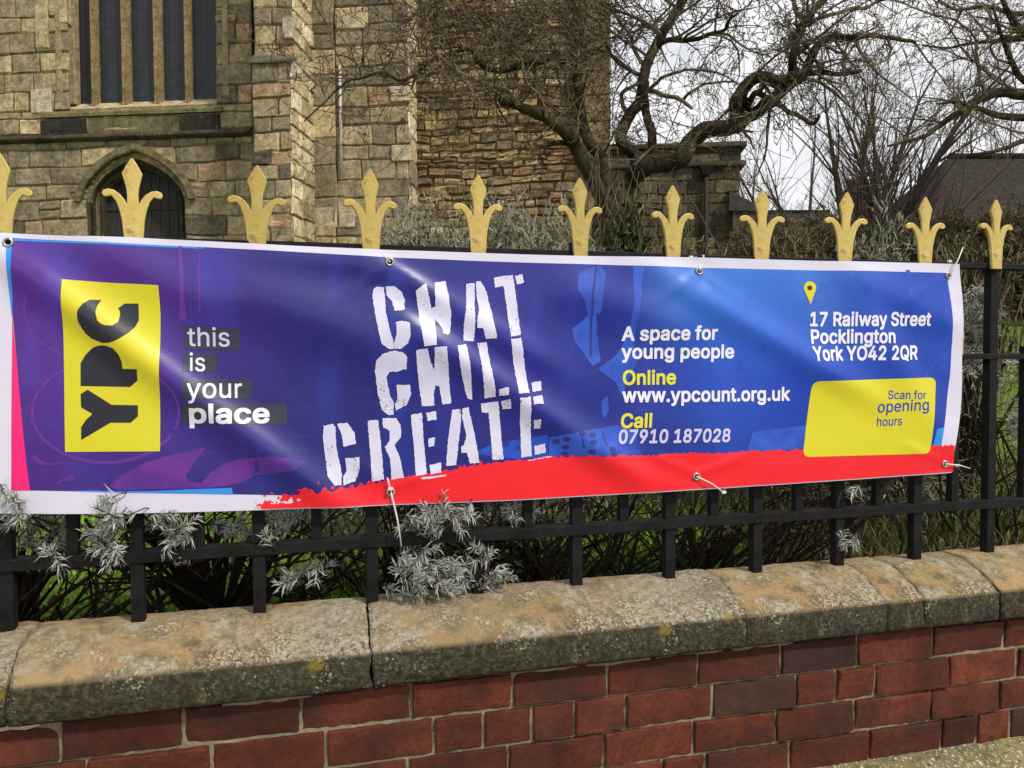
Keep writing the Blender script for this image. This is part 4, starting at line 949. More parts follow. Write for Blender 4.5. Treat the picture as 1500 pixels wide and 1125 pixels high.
# dark label strips behind the slogan
decal('slogan_backing', [pts('270,478 352,482 352,513.5 270,511'), pts('270,517 320,519 320,545 270,543.5'), pts('269,554 370,556 370,584 269,583'), pts('268,589 420,590.5 420,621 268,619')], M['slate'], 2.4)
GLY = json.loads(r'''{"0":{"S":[447,[[[190,-14],[252,-16],[261,-12],[273,-12],[312,-3],[354,18],[386,49],[400,70],[412,106],[412,172],[409,187],[400,205],[381,230],[345,257],[321,269],[276,284],[222,297],[159,321],[132,345],[122,367],[122,382],[128,403],[150,428],[174,443],[213,452],[237,452],[267,446],[297,431],[314,415],[322,403],[333,372],[405,372],[406,397],[403,412],[397,430],[380,460],[357,482],[336,497],[318,506],[276,518],[261,518],[252,522],[201,522],[192,518],[177,518],[150,512],[117,497],[81,470],[69,455],[53,424],[46,400],[46,346],[50,331],[59,310],[81,282],[114,258],[147,243],[255,212],[288,200],[312,186],[330,167],[337,154],[340,133],[331,109],[322,97],[294,72],[264,60],[246,56],[204,56],[168,66],[150,75],[132,90],[122,103],[108,142],[32,142],[32,127],[34,109],[44,79],[60,51],[87,24],[102,12],[144,-6]]]],"a":[389,[[[136,-14],[177,-16],[210,-9],[243,6],[270,30],[273,-6],[339,-6],[344,-2],[344,274],[340,295],[337,307],[320,340],[297,362],[285,371],[255,383],[228,390],[162,390],[105,374],[80,358],[52,331],[41,313],[35,298],[36,286],[42,282],[87,270],[102,270],[108,273],[114,284],[135,306],[156,317],[177,324],[213,324],[244,310],[258,296],[265,283],[268,268],[268,253],[258,240],[237,234],[177,228],[123,218],[84,206],[48,182],[32,157],[26,136],[26,79],[35,49],[50,28],[78,3],[108,-9]],[[165,51],[138,57],[120,66],[108,78],[98,100],[98,109],[105,128],[117,140],[144,155],[267,176],[268,130],[265,115],[252,90],[235,73],[213,60],[195,54]]]],"c":[396,[[[200,-14],[222,-16],[261,-9],[303,9],[327,26],[342,42],[358,67],[368,91],[367,106],[363,110],[312,122],[300,122],[296,118],[285,93],[261,69],[225,54],[195,54],[177,57],[147,74],[128,97],[113,124],[104,160],[104,214],[110,241],[119,265],[132,284],[153,306],[165,314],[195,324],[219,324],[243,317],[265,304],[278,292],[292,271],[296,259],[300,258],[315,258],[366,271],[368,283],[361,304],[348,326],[327,350],[285,377],[240,390],[177,390],[147,383],[114,368],[92,352],[63,320],[47,292],[35,256],[28,217],[28,157],[35,121],[44,91],[69,48],[98,19],[129,0],[153,-9],[171,-12]]]],"e":[404,[[[170,-11],[249,-12],[288,-3],[313,10],[350,43],[358,55],[370,85],[369,98],[315,110],[303,110],[300,109],[286,88],[264,66],[252,60],[228,54],[195,54],[171,60],[152,70],[123,99],[113,118],[104,154],[104,160],[108,162],[376,163],[376,232],[374,241],[374,253],[361,295],[349,319],[322,349],[303,365],[273,380],[237,390],[174,390],[129,377],[108,365],[74,334],[56,310],[41,277],[32,244],[32,232],[28,223],[28,151],[38,106],[56,67],[70,46],[96,20],[111,9],[138,-3]],[[105,228],[104,232],[110,253],[122,277],[134,292],[162,314],[195,324],[216,324],[231,320],[261,306],[283,280],[295,256],[302,232],[297,228]]]],"f":[254,[[[74,-5],[144,-6],[148,-2],[148,316],[153,320],[228,320],[232,325],[232,382],[150,384],[148,430],[158,451],[168,461],[189,468],[204,468],[222,462],[231,462],[234,465],[247,508],[248,523],[246,526],[231,533],[207,536],[171,536],[141,530],[120,521],[96,500],[83,481],[77,466],[76,442],[74,433],[72,385],[3,384],[-2,379],[0,322],[69,320],[74,316]]]],"g":[425,[[[172,-155],[237,-156],[300,-141],[331,-122],[352,-101],[361,-89],[373,-62],[376,-44],[375,382],[309,382],[306,338],[274,370],[243,386],[228,390],[168,390],[141,383],[108,368],[96,360],[60,320],[44,289],[35,262],[28,229],[28,154],[32,145],[32,133],[50,82],[69,54],[90,32],[111,18],[147,3],[165,0],[222,0],[240,3],[270,15],[288,30],[300,44],[303,45],[304,43],[304,-20],[298,-41],[282,-64],[258,-81],[222,-90],[189,-90],[171,-87],[140,-71],[109,-38],[105,-36],[90,-37],[48,-62],[46,-77],[50,-86],[58,-98],[86,-125],[129,-147],[156,-154]],[[189,66],[156,78],[134,97],[125,109],[110,139],[104,166],[104,220],[119,268],[132,287],[150,306],[180,320],[195,324],[216,324],[246,314],[267,300],[283,280],[295,256],[304,220],[304,166],[295,130],[283,106],[261,84],[231,69],[216,66]]]],"h":[410,[[[48,-5],[118,-5],[118,232],[122,250],[131,277],[153,302],[180,317],[207,324],[222,323],[253,310],[276,287],[286,265],[290,250],[290,-5],[357,-6],[362,-2],[362,280],[352,316],[339,341],[313,367],[285,383],[252,390],[201,390],[174,383],[149,370],[120,344],[118,511],[114,516],[51,516],[46,511]]]],"i":[167,[[[48,-5],[114,-6],[118,-2],[118,379],[114,384],[51,384],[46,379]],[[64,439],[99,438],[114,444],[127,457],[130,466],[130,499],[124,514],[117,521],[93,530],[72,530],[54,524],[41,511],[34,493],[35,469],[44,454],[56,442]]]],"n":[410,[[[48,-5],[118,-5],[118,232],[122,250],[131,277],[153,302],[180,317],[207,324],[222,323],[253,310],[276,287],[286,265],[290,250],[290,-5],[360,-5],[362,280],[352,316],[340,340],[312,368],[285,383],[270,386],[252,390],[201,390],[174,383],[150,371],[120,344],[117,382],[48,382]]]],"o":[415,[[[166,-11],[243,-12],[270,-6],[303,9],[315,18],[349,52],[367,82],[382,127],[386,145],[386,232],[373,280],[355,316],[332,343],[303,368],[285,377],[240,390],[177,390],[162,386],[138,380],[104,361],[76,337],[53,304],[38,268],[32,238],[32,226],[28,217],[28,157],[38,109],[56,67],[70,46],[96,20],[111,9],[153,-9]],[[192,54],[177,57],[149,73],[122,106],[113,124],[104,160],[104,214],[119,265],[134,286],[153,306],[165,314],[180,320],[195,324],[219,324],[243,317],[255,311],[270,300],[289,277],[307,235],[314,196],[314,181],[304,130],[295,109],[284,91],[264,72],[252,63],[222,54]]]],"p":[424,[[[48,-149],[118,-149],[120,39],[123,38],[135,20],[156,3],[174,-6],[195,-12],[261,-12],[297,-3],[331,19],[354,42],[379,85],[385,100],[394,145],[394,232],[385,277],[367,316],[350,340],[319,367],[294,380],[258,390],[201,390],[183,386],[165,380],[155,373],[141,362],[124,343],[120,341],[117,382],[48,382]],[[207,54],[192,57],[173,67],[148,88],[137,106],[125,139],[118,172],[118,205],[125,241],[131,259],[148,289],[164,304],[186,317],[210,324],[231,324],[246,320],[270,308],[298,280],[316,238],[322,199],[322,181],[313,130],[301,103],[292,91],[271,70],[249,57],[231,54]]]],"r":[259,[[[48,-5],[118,-5],[118,241],[122,256],[138,287],[162,308],[186,317],[204,320],[216,318],[246,319],[246,388],[183,389],[147,374],[135,366],[120,350],[117,382],[48,382]]]],"s":[365,[[[140,-11],[225,-12],[267,0],[297,18],[310,31],[322,46],[334,73],[338,88],[337,130],[322,166],[303,186],[282,200],[267,206],[150,237],[126,252],[116,271],[116,280],[119,292],[138,312],[153,320],[177,326],[198,326],[231,314],[249,296],[260,274],[264,272],[282,272],[325,283],[328,289],[328,301],[319,325],[306,344],[288,362],[270,374],[249,383],[219,390],[153,390],[123,383],[87,365],[69,350],[50,325],[44,310],[40,292],[40,253],[47,232],[56,214],[66,202],[81,189],[117,171],[207,149],[234,140],[246,132],[259,115],[262,100],[253,82],[243,72],[225,60],[189,50],[156,54],[129,66],[110,85],[103,106],[96,114],[87,114],[30,100],[28,91],[38,58],[58,28],[87,6],[105,-3],[123,-9]]]],"t":[227,[[[134,-8],[198,-10],[216,-6],[218,-2],[218,19],[208,58],[189,60],[180,56],[165,56],[147,63],[140,70],[134,82],[134,100],[130,109],[130,316],[135,320],[207,322],[208,379],[204,384],[132,384],[130,475],[63,476],[58,472],[58,385],[0,382],[-2,325],[3,320],[58,319],[58,79],[62,58],[65,46],[74,28],[90,12],[108,0]]]],"u":[410,[[[146,-8],[213,-10],[228,-6],[261,9],[291,36],[294,-6],[360,-5],[360,382],[290,382],[289,136],[283,115],[272,94],[252,74],[240,66],[210,56],[189,57],[156,69],[138,87],[125,109],[122,124],[122,145],[118,154],[118,382],[48,382],[46,115],[50,91],[59,61],[68,43],[80,28],[102,9],[126,-3]]]],"y":[389,[[[58,-149],[117,-150],[141,-144],[165,-130],[188,-107],[199,-89],[214,-56],[373,361],[376,373],[375,382],[303,384],[296,379],[221,172],[195,93],[191,97],[169,169],[90,382],[14,382],[14,367],[17,355],[154,-2],[145,-32],[130,-62],[118,-74],[93,-84],[81,-82],[60,-82],[53,-86],[40,-140],[45,-147]]]]},"1":{".":[188,[[[70,-26],[117,-27],[138,-18],[157,1],[164,19],[164,64],[157,82],[138,101],[111,110],[78,110],[54,101],[42,92],[35,82],[26,58],[26,22],[38,-5],[51,-18]]]],"0":[453,[[[190,-29],[261,-30],[303,-18],[345,6],[381,45],[397,73],[418,136],[428,193],[428,316],[424,325],[424,340],[409,403],[397,433],[378,467],[364,484],[337,508],[303,527],[258,540],[195,540],[165,533],[126,515],[114,506],[75,467],[56,433],[35,373],[26,316],[26,190],[35,136],[56,73],[84,30],[110,4],[156,-21]],[[216,75],[195,84],[178,97],[161,121],[152,139],[140,178],[136,202],[136,217],[134,226],[134,280],[136,289],[140,328],[146,355],[161,388],[176,409],[195,425],[216,434],[234,434],[258,425],[280,406],[304,364],[316,307],[316,289],[320,280],[320,226],[316,217],[314,181],[307,154],[289,115],[280,103],[258,84],[237,75]]]],"1":[453,[[[68,-23],[396,-24],[408,-21],[412,-17],[416,-5],[416,58],[409,73],[396,78],[303,78],[298,82],[298,514],[295,526],[291,530],[279,534],[192,534],[180,530],[65,445],[62,433],[62,355],[65,343],[69,339],[81,336],[96,336],[108,339],[183,396],[186,396],[188,391],[188,82],[183,78],[72,78],[59,73],[52,58],[52,-5],[57,-18]]]],"2":[453,[[[56,-23],[393,-24],[405,-21],[409,-17],[412,-5],[412,61],[409,73],[405,77],[393,80],[214,82],[254,127],[304,178],[363,249],[388,289],[403,337],[404,406],[394,439],[374,475],[340,508],[312,524],[276,536],[252,540],[198,540],[153,530],[120,515],[96,498],[78,479],[56,442],[44,400],[44,358],[47,346],[51,342],[63,338],[132,338],[144,342],[151,355],[155,385],[165,404],[183,422],[198,431],[210,434],[240,434],[261,425],[273,416],[285,404],[292,391],[296,376],[296,361],[280,325],[248,283],[44,67],[40,55],[40,-5],[45,-18]]]],"4":[453,[[[272,-23],[348,-24],[361,-20],[368,-5],[368,79],[420,81],[432,87],[436,100],[436,166],[432,179],[417,186],[368,187],[368,322],[363,335],[351,341],[276,342],[264,338],[260,334],[256,322],[255,186],[154,187],[331,490],[334,502],[334,514],[331,526],[327,530],[315,534],[243,534],[231,530],[222,521],[23,184],[16,166],[16,100],[20,88],[24,84],[36,80],[255,80],[256,-5],[261,-18]]]],"7":[453,[[[88,-23],[171,-24],[183,-21],[187,-17],[412,430],[416,442],[416,514],[412,526],[408,530],[396,534],[57,534],[45,530],[41,526],[38,514],[38,448],[41,436],[45,432],[57,428],[281,427],[77,19],[74,7],[74,-8],[78,-18]]]],"8":[453,[[[188,-29],[261,-30],[279,-28],[324,-15],[354,0],[387,30],[403,49],[415,73],[424,112],[424,160],[412,205],[390,242],[362,268],[381,291],[391,307],[404,346],[404,358],[406,367],[406,394],[397,439],[381,470],[342,509],[306,527],[276,536],[252,540],[198,540],[180,536],[144,527],[120,515],[99,500],[76,478],[68,466],[56,442],[46,403],[46,355],[53,328],[68,295],[90,268],[62,241],[50,226],[41,208],[32,181],[28,163],[28,106],[32,88],[41,64],[53,43],[89,7],[129,-15],[156,-24]],[[204,75],[192,78],[174,87],[150,108],[143,121],[140,136],[143,157],[162,186],[177,197],[195,206],[210,210],[243,210],[264,203],[282,192],[301,172],[310,154],[314,139],[310,124],[303,111],[282,90],[261,78],[243,74]],[[210,315],[195,321],[176,334],[167,346],[158,370],[161,394],[171,410],[180,420],[201,431],[213,434],[237,434],[252,431],[274,418],[286,403],[292,391],[295,376],[292,361],[282,342],[267,327],[240,315]]]],"9":[453,[[[122,-23],[204,-24],[216,-21],[224,-14],[355,178],[394,250],[406,286],[412,316],[412,382],[397,436],[375,473],[345,504],[303,527],[285,533],[252,540],[198,540],[168,533],[129,518],[104,502],[75,473],[53,433],[44,406],[40,385],[40,316],[44,298],[53,268],[74,232],[101,205],[126,189],[168,174],[212,169],[110,19],[106,7],[107,-8],[111,-18]],[[222,267],[195,276],[166,301],[158,313],[152,331],[148,355],[161,394],[180,416],[210,434],[240,434],[271,418],[289,397],[302,367],[302,334],[292,310],[270,284],[252,273]]]],"A":[480,[[[8,-23],[90,-24],[103,-20],[109,-11],[152,115],[156,116],[324,116],[328,112],[362,13],[377,-20],[390,-24],[468,-24],[480,-21],[484,-17],[488,-5],[488,7],[478,37],[316,478],[298,526],[294,530],[282,534],[195,534],[183,530],[179,526],[-7,13],[-8,-5],[-4,-17]],[[192,222],[191,226],[233,352],[236,361],[240,362],[286,226],[282,222]]]],"C":[510,[[[226,-29],[300,-30],[318,-28],[372,-12],[405,6],[429,24],[448,43],[475,82],[496,148],[496,166],[489,179],[477,182],[399,182],[386,175],[376,145],[354,114],[321,90],[297,81],[279,78],[255,78],[237,81],[198,99],[176,118],[155,145],[143,169],[130,214],[130,226],[128,235],[128,271],[130,280],[130,292],[137,322],[152,358],[172,388],[204,413],[228,425],[258,432],[279,432],[297,428],[327,416],[356,394],[376,364],[386,331],[390,327],[402,324],[477,324],[489,327],[493,331],[496,343],[496,361],[481,412],[469,436],[446,469],[414,497],[372,521],[345,530],[300,540],[231,540],[198,533],[162,521],[132,506],[105,486],[71,448],[59,430],[41,394],[26,349],[16,298],[16,211],[22,175],[38,121],[59,79],[80,49],[108,20],[132,3],[162,-12],[198,-24]]]],"O":[533,[[[226,-29],[303,-30],[336,-24],[372,-12],[396,0],[424,19],[453,48],[484,94],[502,139],[514,196],[514,220],[518,229],[518,277],[514,286],[514,313],[512,322],[512,334],[499,379],[475,430],[447,464],[420,492],[396,509],[372,521],[336,533],[303,540],[231,540],[198,533],[162,521],[132,506],[105,486],[86,466],[65,439],[41,394],[26,349],[16,298],[16,211],[22,175],[38,121],[59,79],[82,46],[108,20],[132,3],[162,-12],[198,-24]],[[252,78],[228,84],[195,102],[176,118],[155,145],[143,169],[134,196],[128,235],[128,271],[134,310],[143,340],[152,358],[176,391],[204,413],[228,425],[258,432],[276,432],[306,425],[330,413],[342,404],[370,376],[385,352],[397,322],[406,271],[406,238],[400,199],[394,178],[385,157],[368,130],[340,103],[306,84],[279,78]]]],"P":[445,[[[50,-23],[129,-24],[141,-21],[145,-17],[148,-5],[150,160],[267,162],[303,168],[345,183],[369,198],[398,226],[406,238],[418,262],[430,307],[430,322],[434,331],[434,364],[430,373],[430,388],[418,433],[406,457],[398,469],[372,494],[354,506],[312,524],[252,534],[54,534],[42,530],[38,526],[34,514],[34,-5],[39,-18]],[[150,268],[150,428],[237,428],[246,426],[258,426],[282,416],[302,400],[316,376],[320,361],[320,334],[307,301],[294,288],[270,273],[243,266]]]],"Q":[533,[[[392,-71],[471,-72],[484,-68],[490,-56],[490,-38],[487,-26],[442,34],[463,61],[487,100],[502,139],[512,175],[514,220],[518,229],[518,277],[514,286],[514,313],[512,322],[512,334],[499,379],[475,430],[458,454],[418,493],[396,509],[372,521],[336,533],[303,540],[231,540],[198,533],[162,521],[131,505],[105,486],[86,466],[59,430],[32,370],[23,337],[16,298],[16,211],[23,172],[38,121],[50,94],[81,48],[108,20],[132,3],[162,-12],[198,-24],[231,-30],[303,-30],[345,-22],[357,-34],[376,-62],[384,-69]],[[252,78],[228,84],[195,102],[176,118],[155,145],[143,169],[134,196],[128,235],[128,271],[134,310],[143,340],[152,358],[176,391],[204,413],[228,425],[258,432],[276,432],[306,425],[330,413],[342,404],[370,376],[385,352],[397,322],[406,271],[406,238],[400,199],[394,178],[385,157],[369,134],[363,138],[340,169],[330,179],[321,182],[243,182],[228,176],[224,163],[224,148],[227,136],[268,82],[269,79],[267,78]]]],"R":[449,[[[50,-23],[129,-24],[141,-21],[145,-17],[148,-5],[148,169],[153,174],[225,174],[231,170],[329,-14],[336,-21],[348,-24],[432,-24],[444,-21],[448,-17],[452,-5],[452,7],[448,19],[353,193],[356,199],[381,216],[406,244],[421,274],[430,301],[434,325],[434,379],[430,403],[421,430],[400,469],[375,494],[354,509],[303,527],[285,530],[264,530],[255,534],[54,534],[42,530],[38,526],[34,514],[34,-5],[39,-18]],[[150,280],[150,428],[237,428],[261,425],[273,422],[294,410],[313,388],[320,367],[319,334],[310,313],[291,294],[273,285],[237,278]]]],"S":[447,[[[188,-32],[255,-34],[264,-30],[276,-30],[324,-18],[366,3],[400,37],[415,58],[430,103],[430,175],[427,190],[415,217],[393,246],[357,272],[333,284],[279,302],[225,315],[183,330],[156,348],[146,358],[140,370],[140,379],[143,391],[165,416],[186,428],[216,434],[234,434],[264,428],[288,414],[307,391],[314,367],[321,357],[333,354],[405,354],[420,360],[424,373],[424,403],[412,442],[396,470],[369,498],[348,512],[330,521],[279,536],[264,536],[255,540],[198,540],[189,536],[174,536],[138,527],[105,512],[68,484],[53,466],[38,436],[28,403],[28,343],[32,328],[44,298],[69,266],[102,243],[135,228],[276,185],[300,170],[314,157],[319,148],[322,136],[316,121],[308,109],[282,87],[261,78],[243,74],[207,74],[180,81],[162,90],[147,102],[134,121],[127,148],[120,158],[108,162],[33,162],[18,155],[14,142],[14,124],[17,103],[29,67],[46,37],[77,7],[108,-12],[141,-24]]]],"Y":[472,[[[194,-23],[273,-24],[285,-21],[289,-17],[292,-5],[293,196],[472,484],[478,499],[478,514],[475,526],[471,530],[459,534],[375,534],[362,529],[237,326],[233,328],[130,499],[109,529],[96,534],[12,534],[0,530],[-4,526],[-8,514],[-8,502],[-1,484],[178,196],[178,-5],[183,-18]]]],"a":[389,[[[134,-32],[180,-34],[198,-30],[231,-21],[252,-10],[256,-11],[261,-21],[273,-24],[342,-24],[355,-20],[361,-8],[362,277],[355,310],[337,349],[309,378],[285,392],[258,401],[231,408],[159,408],[129,401],[93,389],[68,373],[38,343],[26,325],[17,301],[16,286],[23,271],[84,252],[105,252],[117,255],[130,274],[149,292],[180,306],[213,305],[232,295],[247,277],[250,259],[237,252],[174,246],[120,236],[72,221],[36,198],[17,169],[8,139],[8,76],[20,37],[34,16],[66,-12],[105,-27]],[[168,69],[150,72],[132,81],[124,88],[116,103],[122,118],[138,131],[159,140],[237,152],[249,152],[250,130],[236,100],[223,88],[201,75]]]],"c":[396,[[[196,-32],[225,-34],[264,-27],[315,-6],[339,12],[357,30],[376,61],[386,88],[385,109],[382,118],[375,125],[315,140],[300,140],[284,133],[271,106],[249,84],[222,72],[198,72],[183,75],[159,90],[143,109],[131,130],[122,163],[122,211],[128,238],[134,253],[147,272],[165,290],[177,299],[198,306],[216,306],[231,302],[255,288],[277,259],[282,246],[297,240],[321,240],[369,252],[382,259],[386,271],[386,286],[376,316],[364,337],[350,355],[324,377],[297,392],[243,408],[174,408],[156,404],[126,395],[102,383],[80,367],[48,332],[32,304],[20,271],[10,220],[10,154],[17,118],[29,79],[54,36],[86,4],[117,-15],[153,-28],[168,-30]]]],"e":[404,[[[166,-29],[252,-30],[300,-18],[324,-6],[337,4],[364,31],[382,61],[388,82],[388,100],[381,113],[318,128],[300,128],[287,124],[273,102],[252,81],[225,72],[198,72],[183,75],[162,86],[138,111],[128,130],[127,142],[129,143],[375,144],[387,147],[391,151],[394,163],[394,235],[392,244],[392,256],[376,307],[364,331],[339,360],[315,380],[285,395],[240,408],[171,408],[117,392],[96,380],[58,346],[41,322],[26,289],[14,247],[14,235],[10,226],[10,148],[20,103],[41,55],[56,34],[84,6],[99,-6],[126,-18],[153,-27]],[[132,246],[130,250],[137,265],[150,282],[174,299],[198,306],[213,306],[228,302],[246,293],[261,278],[277,250],[276,247],[273,246]]]],"f":[254,[[[70,-23],[147,-24],[160,-20],[166,-8],[166,298],[171,302],[234,303],[246,309],[250,322],[250,382],[246,395],[231,402],[168,402],[166,424],[173,439],[180,446],[201,450],[219,444],[231,444],[243,447],[250,454],[265,505],[266,526],[259,541],[234,551],[210,554],[168,554],[138,548],[108,536],[82,514],[68,493],[58,466],[54,403],[-3,401],[-15,395],[-19,385],[-20,322],[-15,309],[0,302],[51,302],[56,298],[56,-5],[60,-18]]]],"g":[425,[[[170,-173],[240,-174],[285,-165],[312,-156],[343,-137],[368,-113],[376,-101],[388,-74],[394,-47],[394,382],[391,394],[387,398],[375,402],[309,402],[296,397],[288,385],[264,398],[231,408],[165,408],[138,401],[120,395],[84,374],[45,332],[29,301],[17,265],[10,232],[10,151],[14,127],[29,82],[56,40],[78,18],[99,3],[117,-6],[162,-18],[225,-18],[243,-15],[282,0],[286,-2],[286,-20],[280,-35],[272,-47],[246,-66],[219,-72],[192,-72],[177,-69],[152,-56],[123,-24],[108,-18],[90,-18],[78,-22],[32,-50],[28,-62],[28,-80],[32,-92],[44,-110],[72,-138],[84,-147],[117,-162],[153,-172]],[[192,84],[168,93],[153,104],[140,121],[128,145],[122,169],[122,217],[134,256],[147,275],[162,290],[183,302],[198,306],[213,306],[234,299],[252,287],[268,268],[280,244],[286,217],[286,169],[280,142],[268,118],[249,98],[228,87],[213,84]]]],"i":[167,[[[44,-23],[117,-24],[132,-18],[136,-5],[136,382],[132,395],[117,402],[45,401],[33,395],[28,382],[28,-5],[33,-18]],[[62,421],[102,420],[126,429],[142,445],[148,463],[148,502],[139,526],[129,536],[96,548],[69,548],[42,539],[26,523],[16,496],[16,469],[20,457],[27,444],[42,428]]]],"k":[381,[[[44,-23],[117,-24],[129,-21],[133,-17],[136,-5],[136,121],[140,127],[150,136],[159,128],[276,-21],[288,-24],[375,-24],[388,-20],[394,-5],[394,10],[388,25],[243,207],[240,214],[250,229],[378,357],[382,370],[382,382],[379,394],[375,398],[363,402],[276,402],[264,398],[138,272],[136,514],[132,527],[117,534],[45,533],[33,527],[28,514],[28,-5],[33,-18]]]],"l":[167,[[[44,-23],[117,-24],[132,-18],[136,-5],[136,514],[132,527],[117,534],[45,533],[33,527],[28,514],[28,-5],[33,-18]]]],"n":[410,[[[44,-23],[117,-24],[129,-21],[133,-17],[136,-5],[136,229],[140,247],[146,265],[165,288],[192,302],[210,306],[228,302],[243,294],[262,274],[272,247],[272,-5],[275,-17],[279,-21],[291,-24],[360,-24],[372,-21],[376,-17],[380,-5],[380,283],[367,328],[355,352],[324,383],[297,398],[255,408],[198,408],[162,398],[138,386],[134,388],[130,397],[117,402],[48,402],[36,398],[32,394],[28,382],[28,-5],[33,-18]]]],"o":[415,[[[164,-29],[246,-30],[282,-21],[315,-6],[327,2],[357,32],[370,49],[391,91],[400,124],[404,142],[404,235],[388,292],[370,328],[348,354],[315,383],[297,392],[243,408],[174,408],[159,404],[126,395],[92,376],[62,349],[38,316],[20,271],[14,241],[14,229],[10,220],[10,154],[20,106],[29,79],[41,55],[56,34],[84,6],[99,-6],[141,-24]],[[195,72],[183,75],[161,88],[137,118],[131,130],[122,163],[122,211],[134,253],[148,274],[177,299],[198,306],[216,306],[243,296],[258,284],[274,265],[289,232],[296,184],[286,133],[268,103],[240,78],[219,72]]]],"p":[424,[[[44,-167],[117,-168],[129,-165],[133,-161],[136,-149],[138,-9],[162,-21],[192,-30],[264,-30],[282,-27],[315,-15],[345,6],[369,30],[394,73],[403,97],[412,142],[412,235],[403,280],[397,298],[382,328],[364,352],[331,382],[306,395],[261,408],[198,408],[153,395],[138,385],[130,397],[117,402],[48,402],[36,398],[32,394],[28,382],[28,-149],[33,-162]],[[210,72],[186,81],[173,91],[162,102],[152,118],[143,142],[136,175],[136,202],[146,247],[164,277],[176,289],[198,302],[213,306],[228,306],[258,293],[283,268],[298,235],[304,184],[295,133],[279,105],[261,86],[249,78],[228,72]]]],"r":[259,[[[44,-23],[117,-24],[129,-21],[133,-17],[136,-5],[137,241],[143,259],[152,274],[174,293],[204,302],[213,300],[246,300],[261,306],[266,319],[266,388],[262,400],[258,404],[246,408],[183,408],[153,398],[138,390],[135,390],[129,398],[117,402],[48,402],[36,398],[32,394],[28,382],[28,-5],[33,-18]]]],"s":[365,[[[136,-29],[228,-30],[279,-15],[310,4],[326,19],[337,34],[352,70],[356,85],[355,133],[346,160],[337,178],[315,200],[294,215],[279,221],[252,230],[162,252],[140,265],[134,274],[135,281],[153,299],[177,308],[192,308],[207,305],[220,298],[235,283],[246,261],[258,255],[285,254],[327,264],[340,271],[346,286],[346,304],[337,331],[322,355],[303,374],[282,389],[252,401],[222,408],[150,408],[111,398],[75,380],[54,362],[35,337],[26,313],[22,295],[22,250],[32,220],[41,202],[53,187],[69,174],[105,156],[222,125],[241,109],[242,103],[238,94],[219,78],[189,69],[177,68],[153,75],[140,82],[125,97],[114,125],[102,131],[84,132],[27,119],[15,113],[10,100],[14,73],[23,46],[44,16],[57,3],[93,-18],[120,-27]]]],"t":[227,[[[130,-26],[201,-28],[228,-21],[235,-8],[236,22],[222,71],[207,78],[168,74],[159,78],[152,88],[148,112],[148,298],[153,302],[207,302],[222,309],[226,322],[226,382],[222,395],[210,401],[150,403],[148,475],[145,487],[141,491],[129,494],[60,494],[47,490],[41,478],[40,403],[0,402],[-12,398],[-16,394],[-20,382],[-20,322],[-16,310],[-12,306],[0,302],[36,302],[40,298],[40,76],[50,34],[60,15],[80,-5],[96,-15]]]],"u":[410,[[[142,-26],[216,-28],[249,-18],[270,-7],[276,-10],[281,-20],[294,-24],[360,-24],[372,-21],[376,-17],[380,-5],[380,382],[376,394],[372,398],[360,402],[291,402],[279,398],[275,394],[272,382],[272,142],[268,127],[256,106],[228,81],[207,74],[180,78],[167,85],[152,100],[140,124],[140,148],[136,157],[136,382],[133,394],[129,398],[117,402],[48,402],[36,398],[32,394],[28,382],[28,112],[35,76],[44,49],[53,31],[78,2],[114,-18]]]],"w":[567,[[[128,-23],[204,-24],[216,-21],[220,-17],[278,187],[281,196],[285,198],[348,-18],[363,-24],[435,-24],[448,-20],[457,1],[568,364],[568,382],[564,395],[549,402],[474,402],[459,395],[440,334],[406,205],[400,187],[396,185],[346,370],[336,395],[321,402],[246,402],[234,398],[230,394],[224,376],[175,193],[172,184],[168,184],[108,395],[93,402],[18,402],[5,397],[-2,382],[-1,367],[110,1],[116,-17]]]],"y":[389,[[[56,-167],[120,-168],[153,-159],[177,-144],[202,-119],[214,-101],[229,-68],[388,349],[394,370],[394,382],[391,394],[387,398],[375,402],[300,402],[288,398],[282,392],[195,153],[191,157],[105,395],[90,402],[15,402],[3,398],[-1,394],[-4,382],[-4,364],[2,343],[135,-2],[130,-20],[115,-50],[106,-59],[93,-66],[84,-64],[54,-64],[45,-67],[38,-74],[23,-128],[22,-143],[26,-155],[32,-161]]]]}}''')
def area(p):
    return sum(p[i][0] * p[(i + 1) % len(p)][1] - p[(i + 1) % len(p)][0] * p[i][1] for i in range(len(p))) / 2
def inside(pt, p):
    c = False
    for i in range(len(p)):
        (x1, y1), (x2, y2) = p[i], p[i - 1]
        if (y1 > pt[1]) != (y2 > pt[1]) and pt[0] < (x2 - x1) * (pt[1] - y1) / (y2 - y1) + x1: c = not c
    return c
GC = {}
def glyph(ch, bold):
    if (ch, bold) in GC: return GC[(ch, bold)]
    adv, polys = GLY[bold][ch]
    sg = 1 if max((area(p) for p in polys), key=abs) > 0 else -1
    outs = [p for p in polys if area(p) * sg > 0]
    ins = [p for p in polys if area(p) * sg <= 0]
    res = []
    for o in outs:
        loops = [o] + [h for h in ins if inside(h[0], o)]
        res.append(([p for q in loops for p in q], tessellate_polygon([[Vector((x, y, 0)) for x, y in q] for q in loops])))
    GC[(ch, bold)] = (adv, res)
    return GC[(ch, bold)]
